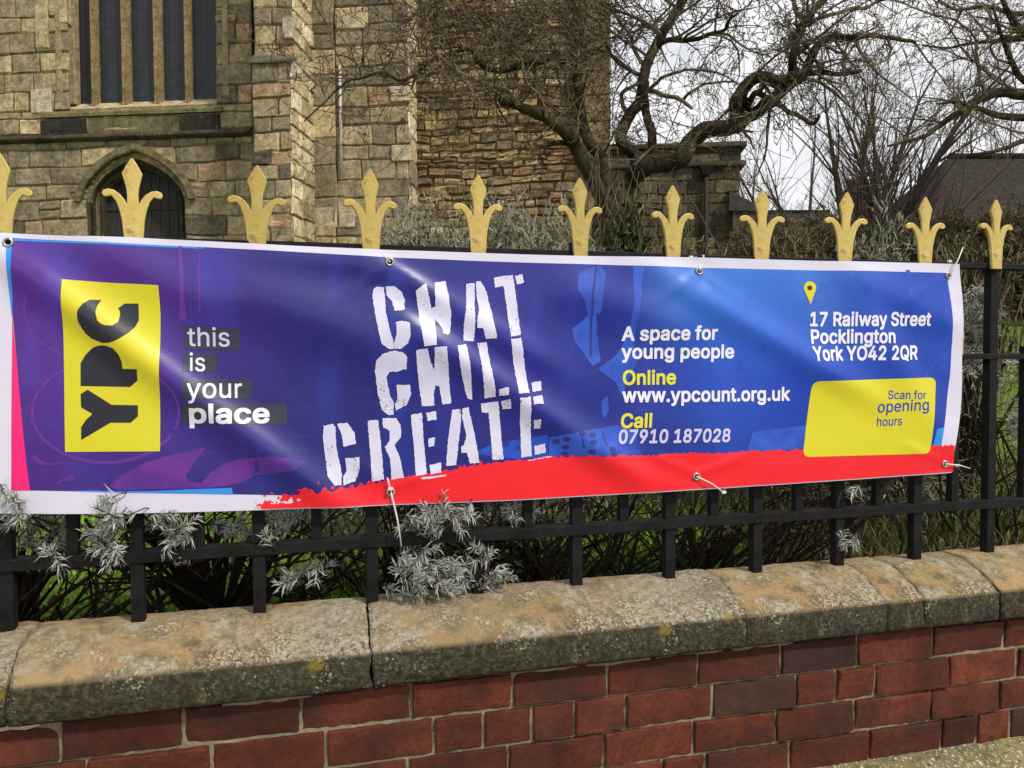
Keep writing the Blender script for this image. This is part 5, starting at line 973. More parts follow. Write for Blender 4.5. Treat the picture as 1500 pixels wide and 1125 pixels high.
def text(s, x0, y0, x1, y1, cap, m, bold=24, name='lettering', lv=3.4, parent=None, slant=0.0):
    # baseline from photo (x0,y0) to (x1,y1); cap = capital height in photo pixels
    A, B = pl(x0, y0), pl(x1, y1)
    up_ = pl(x0, y0 - cap)
    h = (up_[1] - A[1]) / 0.512                # capital height of these outlines is 0.512 em
    bk = '1' if bold > 20 else '0'
    extra = 9 if bk == '1' else 4
    w = 0; lay = []
    for ch in s:
        if ch == ' ': w += 190; continue
        adv, g = glyph(ch, bk)
        lay.append((w, g)); w += adv + extra
    w -= extra
    dx, dz = (B[0] - A[0]) / w, (B[1] - A[1]) / w
    V, Fc = [], []
    for off, g in lay:
        for flat, tri in g:
            b = len(V)
            for x, y in flat:
                q = off + x + slant * y
                V.append((A[0] + dx * q, A[1] + dz * q + y / 1000 * h))
            Fc += [[i + b for i in t] for t in tri]
    return conform(name, V, Fc, m, lv, parent)
text('this', 276, 506.7, 339, 507.6, 27, M['greyink'], 12)
text('is', 278, 543, 303, 543.6, 26, M['whiteink'], 12)
text('your', 276, 581.7, 356, 582.3, 28, M['whiteink'], 10)
text('place', 277, 618, 396, 618, 27, M['whiteink'], 46)
text('A space for', 908, 498.8, 1046, 497.2, 19.5, M['whiteink'], 34)
text('young people', 908, 525, 1072, 524, 19.5, M['whiteink'], 34)
text('Online', 909, 563, 987, 562, 20, M['yellowtext'], 34)
text('www.ypcount.org.uk', 909, 588.5, 1153, 586, 20, M['whiteink'], 32)
text('Call', 906, 626, 952.5, 625, 20, M['yellowtext'], 34, slant=0.06)
text('07910 187028', 902, 648.5, 1066, 646, 19, M['greyink'], 26, slant=0.12)
text('17 Railway Street', 1181, 477.5, 1355, 477, 19.5, M['whiteink'], 32)
text('Pocklington', 1182, 503, 1305, 502, 19.5, M['whiteink'], 32)
text('York YO42 2QR', 1183, 528, 1338, 526, 20, M['whiteink'], 32)
def rrect(c, rad, n=6):
    out = []
    for i in range(4):
        p, a, b = Vector(c[i]), Vector(c[i - 1]), Vector(c[(i + 1) % 4])
        u, v = (a - p).normalized(), (b - p).normalized()
        s, e = p + u * rad, p + v * rad
        for k in range(n + 1):
            t = k / n
            q = (1 - t) ** 2 * s + 2 * t * (1 - t) * p + t * t * e
            out.append((q.x, q.y))
    return out
card = decal('yellow_card', [rrect([(1185, 558.5), (1367, 552.5), (1358, 664), (1172.5, 669)], 11)], M['yellow'], 3)
text('Scan for', 1294, 584, 1350, 584, 12.3, M['blueink'], 4, parent=card, lv=3.8)
text('opening', 1279, 604, 1355, 600, 16.5, M['blueink'], 12, parent=card, lv=3.8)
text('hours', 1279, 624, 1317, 622, 13, M['blueink'], 6, parent=card, lv=3.8)
pin = ell(1182, 422, 9.2, 9.2, 30, 150, 390) + [(1183, 446.5)]
pn = decal('map_pin', [(pin, ell(1181.6, 422.4, 3.9, 3.6, 16))], M['yellow'], 3)
decal('pin_dot', [ell(1181.6, 422.4, 4.0, 3.7, 16)], vinyl('brown_ink', L(60, 34, 40)), 2.6, parent=pn)
# eyelets
def eyelets():
    for (ex, ez) in EYP:
        x, y, z = surf(ex, ez, 3)
        ring = MB()
        p = [(x + 0.0078 * math.cos(a * math.pi / 10), y - 0.0012, z + 0.0078 * math.sin(a * math.pi / 10)) for a in range(21)]
        ring.tube(p, 0.0027, 7, cap=False)
        o = ring.build('eyelet', M['metal'], ban, smooth=True)
        d = MB()
        v = [(x + 0.0066 * math.cos(a * math.pi / 9), y - 0.0004, z + 0.0066 * math.sin(a * math.pi / 9)) for a in range(18)]
        d.add(v, [tuple(range(18))])
        d.build('eyelet_hole', M['hole'], o, recalc=True)
eyelets()
# nylon cable ties
def tie(i, end, label, extra=None, loop=None):
    ex, ez = EYP[i]
    x, y, z = surf(ex, ez, 4)
    e = at_y(*end)
    root = empty('cable_tie', (x, y, z), label, 'cable tie', 'white cable ties holding the banner to the railings')
    mb = MB()
    s = Vector((x, y - 0.002, z))
    mid = (s + e) / 2 + Vector((0.002, -0.004, 0.003))
    cl = [s + Vector((0, 0.006, 0)), s, s * 0.6 + mid * 0.4 + Vector((0, -0.002, 0)), mid, e]
    mb.tube(cl, [0.0019, 0.0022, 0.0022, 0.0021, 0.0015], 6)
    if loop:
        l = at_y(*loop)
        mb.tube([s + Vector((0, 0.005, 0)), s + Vector((0, -0.003, 0.002)), (s + l) / 2 + Vector((0, -0.003, 0)), l, l + Vector((0, 0.03, 0.003))], 0.002, 6)
    mb.build('strap', M['tie'], root, smooth=True)
    if extra:
        hb = MB()
        q = at_y(*extra)
        hb.box((q.x - 0.0055, q.y - 0.004, q.z - 0.0035), (q.x + 0.0055, q.y + 0.004, q.z + 0.0035))
        hb.build('locking_head', M['tie'], root, bevel=0.001)
tie(1, (544, 364, -0.02), 'white cable tie slanting up from the eyelet beside the word CHAT', (551, 369, -0.022))
tie(2, (1019, 376, -0.02), 'white cable tie standing straight up above the web address column', (1012, 377, -0.03), (1031, 374.5, -0.026))
tie(3, (1411, 362, -0.05), 'white cable tie sticking up past the top right corner of the banner', (1391, 383, -0.03))
tie(4, (588, 800, -0.06), 'long white cable tie hanging down over the lower rail from the red band', (572, 716, -0.052), (568, 702, -0.05))
tie(5, (1062, 723, -0.06), 'white cable tie slanting down from the red band under the phone number', (1060, 721, -0.058))
tie(6, (1421, 686, -0.05), 'white cable tie sticking out sideways past the bottom right corner of the banner', (1402, 682, -0.045))

# ================================================================== church
V0 = 14.5
def U(px, v=V0): return at_v(px, 300, v)[0]
def Z(py, v=V0, px=300): return at_v(px, py, v)[1]
GZC = 1.5
def block(mb, P, X, N, x0, x1, z0, z1, col, r, bev, jit, dep):
    # rough-faced stone: P origin, X along, N outward
    j = lambda: r.uniform(-jit, jit)
    w, h = x1 - x0, z1 - z0
    nx = 3 if w > 0.3 else 2
    cs = [x0 + w * k / nx for k in range(nx + 1)]
    cs[0] += j(); cs[-1] += j()
    out = dep + r.uniform(-1, 1) * dep * 0.9
    g = []
    zs = [z0, z0 + bev, (z0 + z1) / 2 + j(), z1 - bev, z1]
    xs = [cs[0], cs[0] + bev] + cs[1:-1] + [cs[-1] - bev, cs[-1]]
    b = len(mb.v)
    for a, z in enumerate(zs):
        zz = j()
        for k, x in enumerate(xs):
            edge = a in (0, len(zs) - 1) or k in (0, len(xs) - 1)
            d = -0.012 if edge else out + j() * 0.9
            p = P + X * (x + j() * 0.3) + N * d
            mb.v.append((p.x, p.y, p.z + z + zz * (1 if 0 < a < len(zs) - 1 else 0.6)))
    m = len(xs)
    for a in range(len(zs) - 1):
        for k in range(m - 1):
            mb.f.append([b + a * m + k, b + a * m + k + 1, b + (a + 1) * m + k + 1, b + (a + 1) * m + k]); mb.c.append(col)
def stonework(name, m, u0, v0, u1, v1, z0, z1, course, length, pal, parent, seed, hole=None, bev=0.024, jit=0.011, dep=0.016, joint=0.014, mort=(98, 88, 64), wav=0.05):
    # dressed or rubble wall between two plan points of the church frame; hole(z0,z1) -> list of (a,b) gaps
    r = random.Random(seed)
    A, B = chp(u0, v0, 0), chp(u1, v1, 0)
    X = (B - A); ln = X.length; X.normalize()
    N = Vector((X.y, -X.x, 0))
    mb = MB()
    z = z0
    mcol = L(*mort)[:3]
    while z < z1 - 0.02:
        h = r.uniform(*course)
        if z + h > z1 - course[0] * 0.5: h = z1 - z
        gaps = hole(z, z + h) if hole else []
        segs = []
        x = 0.0
        for a, b in sorted(gaps):
            if a > x: segs.append((x, min(a, ln)))
            x = max(x, b)
        if x < ln: segs.append((x, ln))
        for a, b in segs:
            if b - a < 0.01: continue
            q = [A + X * a - N * 0.012, A + X * b - N * 0.012]
            mb.add([(q[0].x, q[0].y, z), (q[1].x, q[1].y, z), (q[1].x, q[1].y, z + h), (q[0].x, q[0].y, z + h)], [(0, 1, 2, 3)], mcol)
            xx = a
            while xx < b - 0.005:
                w = r.uniform(*length)
                if xx + w > b - length[0] * 0.6: w = b - xx
                k = r.random(); acc = 0
                for wt, c in pal:
                    acc += wt
                    if k <= acc: break
                f = r.uniform(0.8, 1.14)
                g_ = sum(c) / 3.0
                col = tuple(t * f for t in L(*[k_ * 0.88 + g_ * 0.12 for k_ in c])[:3])
                if h > course[1] * 0.7 and w < length[1] * 0.6 and r.random() < 0.16:
                    hm = z + h * r.uniform(0.4, 0.6)
                    block(mb, A, X, N, xx + joint / 2, xx + w - joint / 2, z + joint / 2, hm - joint / 2, col, r, bev, jit, dep)
                    block(mb, A, X, N, xx + joint / 2, xx + w - joint / 2, hm + joint / 2, z + h - joint / 2, col, r, bev, jit, dep)
                else:
                    block(mb, A, X, N, xx + joint / 2, xx + w - joint / 2, z + joint / 2, z + h - joint / 2, col, r, bev, jit, dep)
                xx += w
        z += h
    if wav:
        for i, v in enumerate(mb.v):
            p = Vector(v); u = p.x * X.x + p.y * X.y
            k = smooth((p.z - z0) / 0.3) * smooth((z1 - p.z) / 0.3)
            mb.v[i] = (v[0] + X.x * k * wav * 0.8 * noise.noise(Vector((u * 1.9, p.z * 1.9, seed + 7))), v[1] + X.y * k * wav * 0.8 * noise.noise(Vector((u * 1.9, p.z * 1.9, seed + 7))), v[2] + k * wav * (noise.noise(Vector((u * 0.9, p.z * 0.9, seed))) + 0.5 * noise.noise(Vector((u * 3.1, p.z * 3.1, seed)))))
    return mb.build(name, m, parent)
PAL_A = [(0.34, (156, 138, 104)), (0.26, (136, 122, 96)), (0.16, (176, 156, 116)), (0.13, (122, 110, 86)), (0.03, (96, 88, 74)), (0.08, (164, 132, 100))]
PAL_SUNLIT = [(0.4, (204, 184, 144)), (0.3, (184, 164, 126)), (0.2, (216, 200, 166)), (0.1, (156, 140, 110))]  # for the right-hand returns: sunlight on them is put into the paler colours
PAL_R = [(0.3, (148, 124, 86)), (0.24, (128, 108, 78)), (0.18, (164, 140, 96)), (0.16, (112, 94, 72)), (0.07, (134, 100, 72)), (0.05, (186, 170, 136))]
PAL_D = [(0.4, (104, 92, 72)), (0.3, (84, 74, 60)), (0.2, (124, 110, 84)), (0.1, (66, 60, 52))]
church = empty('stone_church', chp(U(250), V0, GZC), 'weathered sandstone church with tall mullioned window and pointed doorway behind the railings', 'church')
def church_front():
    zt = 13.0
    uL, uR = U(-420), U(372)
    w0, w1 = U(106), U(320)
    wz = Z(140); wsl = Z(154)
    dc = U(199); dw = (U(270) - U(150)) / 2
    zs = Z(292); zap = Z(240)
    def rise(a, r): 
        a = min(1.0, abs(a)); return r * ((1 - a ** 2.2) ** 0.6 * 0.72 + 0.28 * (1 - a))
    hw = dw * 1.2; hr = (zap - zs) * 1.25
    def hole(a, b):
        g = []
        if b > wsl + 0.02: g.append((w0 - uL, w1 - uL))
        if a < zs + hr:
            zz = max(0.0, a - zs)
            if zz <= 0: g.append((dc - hw - uL, dc + hw - uL))
            else:
                x = hw
                while x > 0 and rise(x / hw, hr) < zz: x -= 0.01
                if x > 0.02: g.append((dc - x - uL, dc + x - uL))
        return g
    # wall broken at the sill so that courses meet the openings
    stonework('nave_wall', M['ashlar'], uL, V0, uR, V0, GZC - 0.6, wsl, (0.27, 0.40), (0.35, 0.85), PAL_A, church, 41, hole)
    stonework('nave_wall', M['ashlar'], uL, V0, uR, V0, wsl, zt, (0.27, 0.40), (0.3, 0.75), PAL_A, church, 42, hole)
    # string course and window sill
    sc = MB()
    zc = Z(196)
    prof = [(0.0, 0.09), (-0.10, 0.03), (-0.13, 0.0), (-0.13, -0.03), (-0.08, -0.07), (0.0, -0.09)]
    n = 60
    for i in range(n + 1):
        u = uL + (uR - uL) * i / n
        for dv, dz in prof:
            p = chp(u, V0 + dv + 0.012 * noise.noise(Vector((u * 5, dz * 9, 0))), zc + dz + 0.015 * noise.noise(Vector((u * 2, 4, dz * 3))))
            sc.v.append(tuple(p))
    for i in range(n):
        for k in range(5):
            sc.f.append([6 * i + k, 6 * i + k + 1, 6 * i + 7 + k, 6 * i + 6 + k]); sc.c.append(L(72, 66, 52)[:3])
    sc.build('string_course', M['dark_ashlar'], church, recalc=True)
    dk = MB()
    for a, b in ((64, 131), (267, 325)):
        dk.obox(U(a), U(b), V0 - 0.045, V0 + 0.1, Z(192), Z(168), L(50, 48, 44)[:3])
    dk.obox(U(132.5), U(265.5), V0 - 0.03, V0 + 0.1, Z(192), Z(167), L(112, 102, 76)[:3])
    dk.build('sooty_sill_course', M['dark_ashlar'], church, bevel=0.012)
    win = MB()
    ua, ub = U(97), U(328)
    # sloping weathered sill
    sv = [(V0 - 0.06, Z(165)), (V0 - 0.06, Z(160)), (V0 + 0.05, Z(151)), (V0 + 0.30, wz + 0.03), (V0 + 0.5, wz + 0.03), (V0 + 0.5, Z(165))]
    k = len(sv)
    cols = []
    m = 24
    for i in range(m + 1):
        u = U(62) + (U(330) - U(62)) * i / m
        for v, z in sv: win.v.append(tuple(chp(u, v + 0.008 * noise.noise(Vector((u * 6, z * 5, 0))), z)))
    for i in range(m):
        for q in range(k - 1):
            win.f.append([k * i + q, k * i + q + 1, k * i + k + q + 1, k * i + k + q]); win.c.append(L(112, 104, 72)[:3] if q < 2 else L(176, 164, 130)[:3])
    fr = win.build('window', M['ashlar'], church, recalc=True)
    tag(fr, 'tall mullioned church window')
    jb = MB()
    # moulded jambs
    for s, u in ((-1, w0), (1, w1)):
        for q, (du, dv, wd) in enumerate(((0.0, 0.20, 0.06), (0.07, 0.10, 0.08), (0.16, 0.03, 0.10))):
            a, b = (u - du - wd, u - du + 0.02) if s < 0 else (u + du - 0.02, u + du + wd)
            jb.obox(a, b, V0 + dv - 0.06, V0 + 0.5, wz - 0.02, zt - 0.1, L(146, 130, 98)[:3] if q else L(150, 136, 106)[:3])
    for (a, b, c, d) in ((50, 80, 157, 121), (93, 105, 24, -30), (59, 78, 60, -60)):
        jb.obox(U(a), U(b), V0 - 0.03, V0 + 0.2, Z(c), Z(d), L(176, 166, 140)[:3] if b - a > 18 and c > 100 else L(172, 156, 120)[:3])
    jb.build('jamb', M['pale_stone'], fr, bevel=0.015)
    for px, w in ((143, 0.105), (188.5, 0.145), (235, 0.145), (279, 0.105)):
        mu = MB()
        u = U(px, V0 + 0.2)
        pr = [(-w / 2, 0.38), (-w / 2, 0.24), (-w * 0.28, 0.13), (w * 0.28, 0.13), (w / 2, 0.24), (w / 2, 0.38)]
        zz = [wz - 0.12 + 0.25 * t for t in range(0, int((zt - wz) / 0.25))]
        for z in zz:
            for a, b in pr: mu.v.append(tuple(chp(u + a, V0 + b, z)))
        for i in range(len(zz) - 1):
            for q in range(5):
                mu.f.append([6 * i + q, 6 * i + q + 1, 6 * i + 7 + q, 6 * i + 6 + q]); mu.c.append(L(134, 116, 84)[:3])
        mu.build('mullion', M['pale_stone'], fr, recalc=True)
    gl = MB()
    gl.obox(w0 - 0.05, w1 + 0.05, V0 + 0.30, V0 + 0.33, wz - 0.05, zt - 0.1)
    gl.build('leaded_glass', M['glass'], fr)
    # doorway
    door = MB()
    door.obox(dc - hw, dc + hw, V0 + 0.42, V0 + 0.5, GZC - 0.6, zs + hr + 0.1)
    d = door.build('door', M['door'], church)
    st = MB()
    nb = 9
    for i in range(nb):
        a = dc - dw + 2 * dw * i / nb
        st.obox(a + 0.006, a + 2 * dw / nb - 0.006, V0 + 0.385, V0 + 0.43, GZC - 0.5, zs + hr)
    st.build('door_board', M['door'], d, bevel=0.004)
    lg = MB()
    lg.obox(dc - dw, dc + dw, V0 + 0.365, V0 + 0.386, Z(300), Z(296))
    lg.build('door_ledge', M['door'], d, bevel=0.004)
    ar = MB()
    def order(w_in, w_out, r_in, r_out, v_f, v_b, col, base, lower=True):
        n = 30
        path = []
        if lower: path += [(-1, -1.0), (-1, -0.5)]
        path += [(-1 + 2 * i / n, None) for i in range(n + 1)]
        if lower: path += [(1, -0.5), (1, -1.0)]
        rows = []
        for a, zz in path:
            t = math.sin(a * math.pi / 2) if zz is None else a
            zi = zs + (rise(t, r_in) if zz is None else zz * (zs - base))
            zo = zs + (rise(t, r_out) if zz is None else zz * (zs - base))
            ui, uo = dc + t * w_in, dc + t * w_out
            rows.append([chp(ui, v_b, zi), chp(ui, v_f + 0.02, zi), chp((ui * 0.8 + uo * 0.2), v_f, zi * 0.8 + zo * 0.2), chp(uo, v_f + 0.01, zo), chp(uo, V0 + 0.05, zo)])
        b = len(ar.v)
        for rw in rows: ar.v += [(q.x, q.y + 0.02 * noise.noise(q * 4.0), q.z + 0.02 * noise.noise(q * 5.0 + Vector((3, 3, 3)))) for q in rw]
        for i in range(len(rows) - 1):
            q_ = rnd.uniform(0.8, 1.15); c = tuple(x * q_ for x in col)
            for q in range(4):
                ar.f.append([b + 5 * i + q, b + 5 * i + q + 1, b + 5 * i + 6 + q, b + 5 * i + 5 + q]); ar.c.append(c)
    R0 = zap - zs
    order(hw * 0.97, hw * 1.75, hr * 0.97, hr * 1.9, V0 + 0.006, V0 + 0.1, L(138, 124, 92)[:3], GZC, False)
    order(dw * 1.30, dw * 1.47, R0 * 1.38, R0 * 1.62, V0 - 0.11, V0 + 0.1, L(108, 98, 72)[:3], GZC, False)
    order(dw * 1.18, dw * 1.31, R0 * 1.26, R0 * 1.40, V0 + 0.02, V0 + 0.2, L(78, 72, 58)[:3], GZC)
    order(dw * 1.08, dw * 1.19, R0 * 1.12, R0 * 1.28, V0 + 0.13, V0 + 0.3, L(110, 98, 76)[:3], GZC)
    order(dw * 0.99, dw * 1.09, R0 * 1.0, R0 * 1.14, V0 + 0.24, V0 + 0.45, L(70, 64, 52)[:3], GZC)
    ar.build('door_arch', M['ashlar'], church, recalc=True)
    # front buttress
    def tn(px):
        d_ = ray(px, 300); return d_.dot(E1) / d_.dot(E2)
    vb = V0 * tn(461) / tn(428)
    b0, b1 = U(372, vb), U(428, vb)
    bt = empty_part = stonework('buttress', M['ashlar'], b0, vb + 0.12, b1, vb + 0.12, Z(92, vb), zt, (0.26, 0.36), (0.3, 0.6), PAL_A, church, 51)
    stonework('buttress_face', M['ashlar'], b0, vb, b1, vb, GZC - 0.6, Z(92, vb), (0.24, 0.36), (0.3, 0.62), PAL_A, bt, 52)
    stonework('buttress_return', M['pale_stone'], b1, vb, b1, V0 + 0.1, GZC - 0.6, Z(92, vb), (0.24, 0.36), (0.35, 0.7), PAL_SUNLIT, bt, 53, dep=0.02, jit=0.014)
    stonework('buttress_return', M['pale_stone'], b1, vb + 0.12, b1, V0 + 0.1, Z(92, vb), zt, (0.24, 0.36), (0.35, 0.7), PAL_SUNLIT, bt, 54, dep=0.02, jit=0.014)
    co_ = MB()
    co_.obox(b0, b1 - 0.03, vb + 0.2, V0 + 0.05, GZC - 0.6, zt - 0.02, L(110, 98, 76)[:3])
    co_.build('buttress_core', M['ashlar'], bt)
    wt = MB()
    p = [(b0 - 0.02, vb - 0.05, Z(97, vb)), (b1 + 0.03, vb - 0.05, Z(97, vb)), (b1 + 0.03, vb - 0.05, Z(94, vb)), (b0 - 0.02, vb - 0.05, Z(94, vb)), (b0 - 0.02, vb + 0.14, Z(78, vb)), (b1 + 0.03, vb + 0.14, Z(78, vb)), (b1 + 0.03, vb + 0.14, Z(97, vb)), (b0 - 0.02, vb + 0.14, Z(97, vb))]
    wt.add([tuple(chp(*q)) for q in p], [(0, 1, 2, 3), (3, 2, 5, 4), (0, 7, 6, 1), (1, 6, 5, 2), (0, 3, 4, 7)], L(96, 92, 78)[:3])
    wt.build('buttress_weathering', M['dark_ashlar'], bt, recalc=True)
    for (c, d) in ((60, 30), (128, 98)):
        pb = MB()
        pb.obox(b1 - 0.14, b1 + 0.035, vb + 0.02, vb + 0.16, Z(c, vb), Z(d, vb), L(172, 164, 146)[:3])
        pb.build('repaired_quoin', M['pale_stone'], bt, bevel=0.015)
    # pier with dressed strip and conduit
    p0, p1 = U(455), U(600)
    pr = stonework('tower_pier', M['ashlar'], U(493), V0, p1, V0, GZC - 0.6, zt, (0.26, 0.40), (0.35, 0.75), PAL_A, church, 61)
    stonework('quoin_strip', M['ashlar'], p0, V0 - 0.04, U(494), V0 - 0.04, GZC - 0.6, zt, (0.42, 0.62), (0.6, 0.9), PAL_A, pr, 62, dep=0.006, jit=0.004)
    vr = V0 * tn(600) / tn(611)
    stonework('pier_return', M['pale_stone'], p1, V0, p1, vr + 0.1, GZC - 0.6, zt, (0.3, 0.5), (0.5, 0.9), PAL_SUNLIT, pr, 63)
    for a, b, c, d in ((497, 538, 53, 32), (574, 602, 160, 138), (575, 603, 245, 222), (457, 494, 338, 308), (497, 520, 338, 312)):
        lt = MB()
        lt.obox(U(a), U(b), V0 - 0.05, V0 + 0.05, Z(c), Z(d), L(172, 160, 132)[:3])
        lt.build('pale_repair_stone', M['pale_stone'], pr, bevel=0.02)
    sk = MB()
    sk.obox(U(525), U(548), V0 - 0.01, V0 + 0.02, Z(104), Z(92), L(30, 29, 28)[:3])
    sk.build('putlog_hole', M['dark_ashlar'], pr)
    cd = MB()
    cd.tube([chp(U(502), V0 - 0.07, Z(107)), chp(U(502), V0 - 0.07, Z(262))], 0.028, 8)
    cd.build('wall_conduit', M['pipe_white'], church, smooth=True)
    # rubble tower wall and its far corner
    stonework('tower_wall', M['rubble'], p1 - 0.05, vr, U(852, vr), vr, GZC - 0.6, zt, (0.09, 0.20), (0.14, 0.46), PAL_R, church, 71, bev=0.018, jit=0.022, dep=0.026, joint=0.02, mort=(84, 70, 50), wav=0.10)
    c0, c1 = U(848, vr - 0.25), U(893, vr - 0.25)
    cq = stonework('tower_corner', M['dark_ashlar'], c0, vr - 0.25, c1, vr - 0.25, GZC - 0.6, zt, (0.34, 0.5), (0.5, 0.9), [(0.5, (122, 104, 72)), (0.5, (104, 88, 64))], church, 72, dep=0.006, jit=0.004)  # shade on this corner is put into a darker stone colour
    stonework('corner_return', M['dark_ashlar'], c1, vr - 0.25, c1, vr + 7.0, GZC - 0.6, zt, (0.34, 0.5), (0.5, 0.9), PAL_D, cq, 73)
    stonework('corner_return', M['dark_ashlar'], c0, vr + 0.05, c0, vr - 0.25, GZC - 0.6, zt, (0.34, 0.5), (0.3, 0.4), PAL_D, cq, 74)
    bk = MB()
    bk.obox(uL, c1 - 0.05, vr + 7.0, vr + 7.3, GZC - 0.6, zt + 0.4, L(110, 98, 76)[:3])
    bk.obox(uL, c1 - 0.02, V0 + 0.55, vr + 7.0, zt - 0.05, zt + 0.3, L(110, 98, 76)[:3])
    bk.build('roof_core', M['dark_ashlar'], church)
church_front()
VA = 19.0
annexe = empty('stone_annexe', chp(U(980, VA), VA, GZC), 'low dark stone annexe with flat parapet beyond the gnarled tree trunk', 'building')
def annexe_build():
    a0, a1 = U(860, VA), U(1083, VA)
    Za = lambda y: Z(y, VA, 1000)
    w = stonework('wall', M['dark_ashlar'], a0, VA, a1, VA, GZC - 0.8, Za(244), (0.22, 0.32), (0.3, 0.75), PAL_D, annexe, 81)
    stonework('return_wall', M['dark_ashlar'], a1, VA, a1, VA + 6, GZC - 0.8, Za(244), (0.22, 0.32), (0.3, 0.75), PAL_D, w, 82)
    stonework('parapet', M['dark_ashlar'], a0, VA - 0.03, a1 + 0.03, VA - 0.03, Za(240), Za(217), (0.2, 0.26), (0.5, 1.1), PAL_D, annexe, 83)
    cr_ = MB()
    for z0, z1, d in ((Za(246), Za(239), 0.13), (Za(219), Za(211), 0.15)):
        cr_.obox(a0, a1 + d, VA - d, VA + 6, z0, z1, L(88, 78, 62)[:3])
    cr_.obox(a0, a1 - 0.05, VA + 0.05, VA + 6, GZC - 0.8, Za(219) - 0.02, L(80, 72, 58)[:3])
    cr_.build('cornice', M['dark_ashlar'], annexe, bevel=0.03)
    pn_ = MB()
    u0, u1 = U(1058, VA), U(1082, VA)
    um = (u0 + u1) / 2
    q = [chp(u0, VA + 0.2, Za(212)), chp(u1, VA + 0.2, Za(212)), chp(u1, VA + 0.8, Za(212)), chp(u0, VA + 0.8, Za(212)), chp(um - 0.07, VA + 0.4, Za(200)), chp(um + 0.03, VA + 0.6, Za(200))]
    pn_.add([tuple(x) for x in q], [(0, 1, 5, 4), (1, 2, 5), (2, 3, 4, 5), (3, 0, 4)], L(70, 68, 58)[:3])
    pn_.build('coped_stub', M['dark_ashlar'], annexe, recalc=True)
    pp = MB()
    u = U(1033, VA)
    pp.tube([chp(u, VA - 0.12, Za(256)), chp(u, VA - 0.12, GZC - 0.4)], 0.055, 8)
    dp = pp.build('drainpipe', M['pipe_dark'], annexe, smooth=True)
    hp = MB()
    q = [chp(u - 0.16, VA - 0.28, Za(247)), chp(u + 0.16, VA - 0.28, Za(247)), chp(u + 0.16, VA - 0.02, Za(247)), chp(u - 0.16, VA - 0.02, Za(247)), chp(u - 0.07, VA - 0.2, Za(260)), chp(u + 0.07, VA - 0.2, Za(260)), chp(u + 0.07, VA - 0.05, Za(260)), chp(u - 0.07, VA - 0.05, Za(260))]
    hp.add([tuple(x) for x in q], [(0, 1, 2, 3), (4, 7, 6, 5), (0, 4, 5, 1), (1, 5, 6, 2), (2, 6, 7, 3), (3, 7, 4, 0)])
    hp.build('hopper', M['pipe_dark'], dp, recalc=True)
    bt = MB()
    u0, u1 = U(1066, VA), U(1096, VA)
    bt.obox(a1 - 0.2, a1 + 0.42, VA - 0.25, VA + 0.25, GZC - 0.8, Za(313), L(98, 88, 70)[:3])
    o = bt.build('buttress', M['dark_ashlar'], annexe, bevel=0.02)
    sc = MB()
    q = [(a1 - 0.28, VA - 0.3, Za(284)), (a1 + 0.50, VA - 0.3, Za(311)), (a1 + 0.50, VA + 0.3, Za(311)), (a1 - 0.28, VA + 0.3, Za(284)), (a1 - 0.28, VA - 0.3, Za(313)), (a1 + 0.50, VA - 0.3, Za(316)), (a1 + 0.50, VA + 0.3, Za(316)), (a1 - 0.28, VA + 0.3, Za(313))]
    sc.add([tuple(chp(*x)) for x in q], [(0, 1, 2, 3), (0, 4, 5, 1), (1, 5, 6, 2), (2, 6, 7, 3), (4, 7, 6, 5)])
    sc.build('sloping_cap', M['slate_cap'], o, recalc=True)
annexe_build()
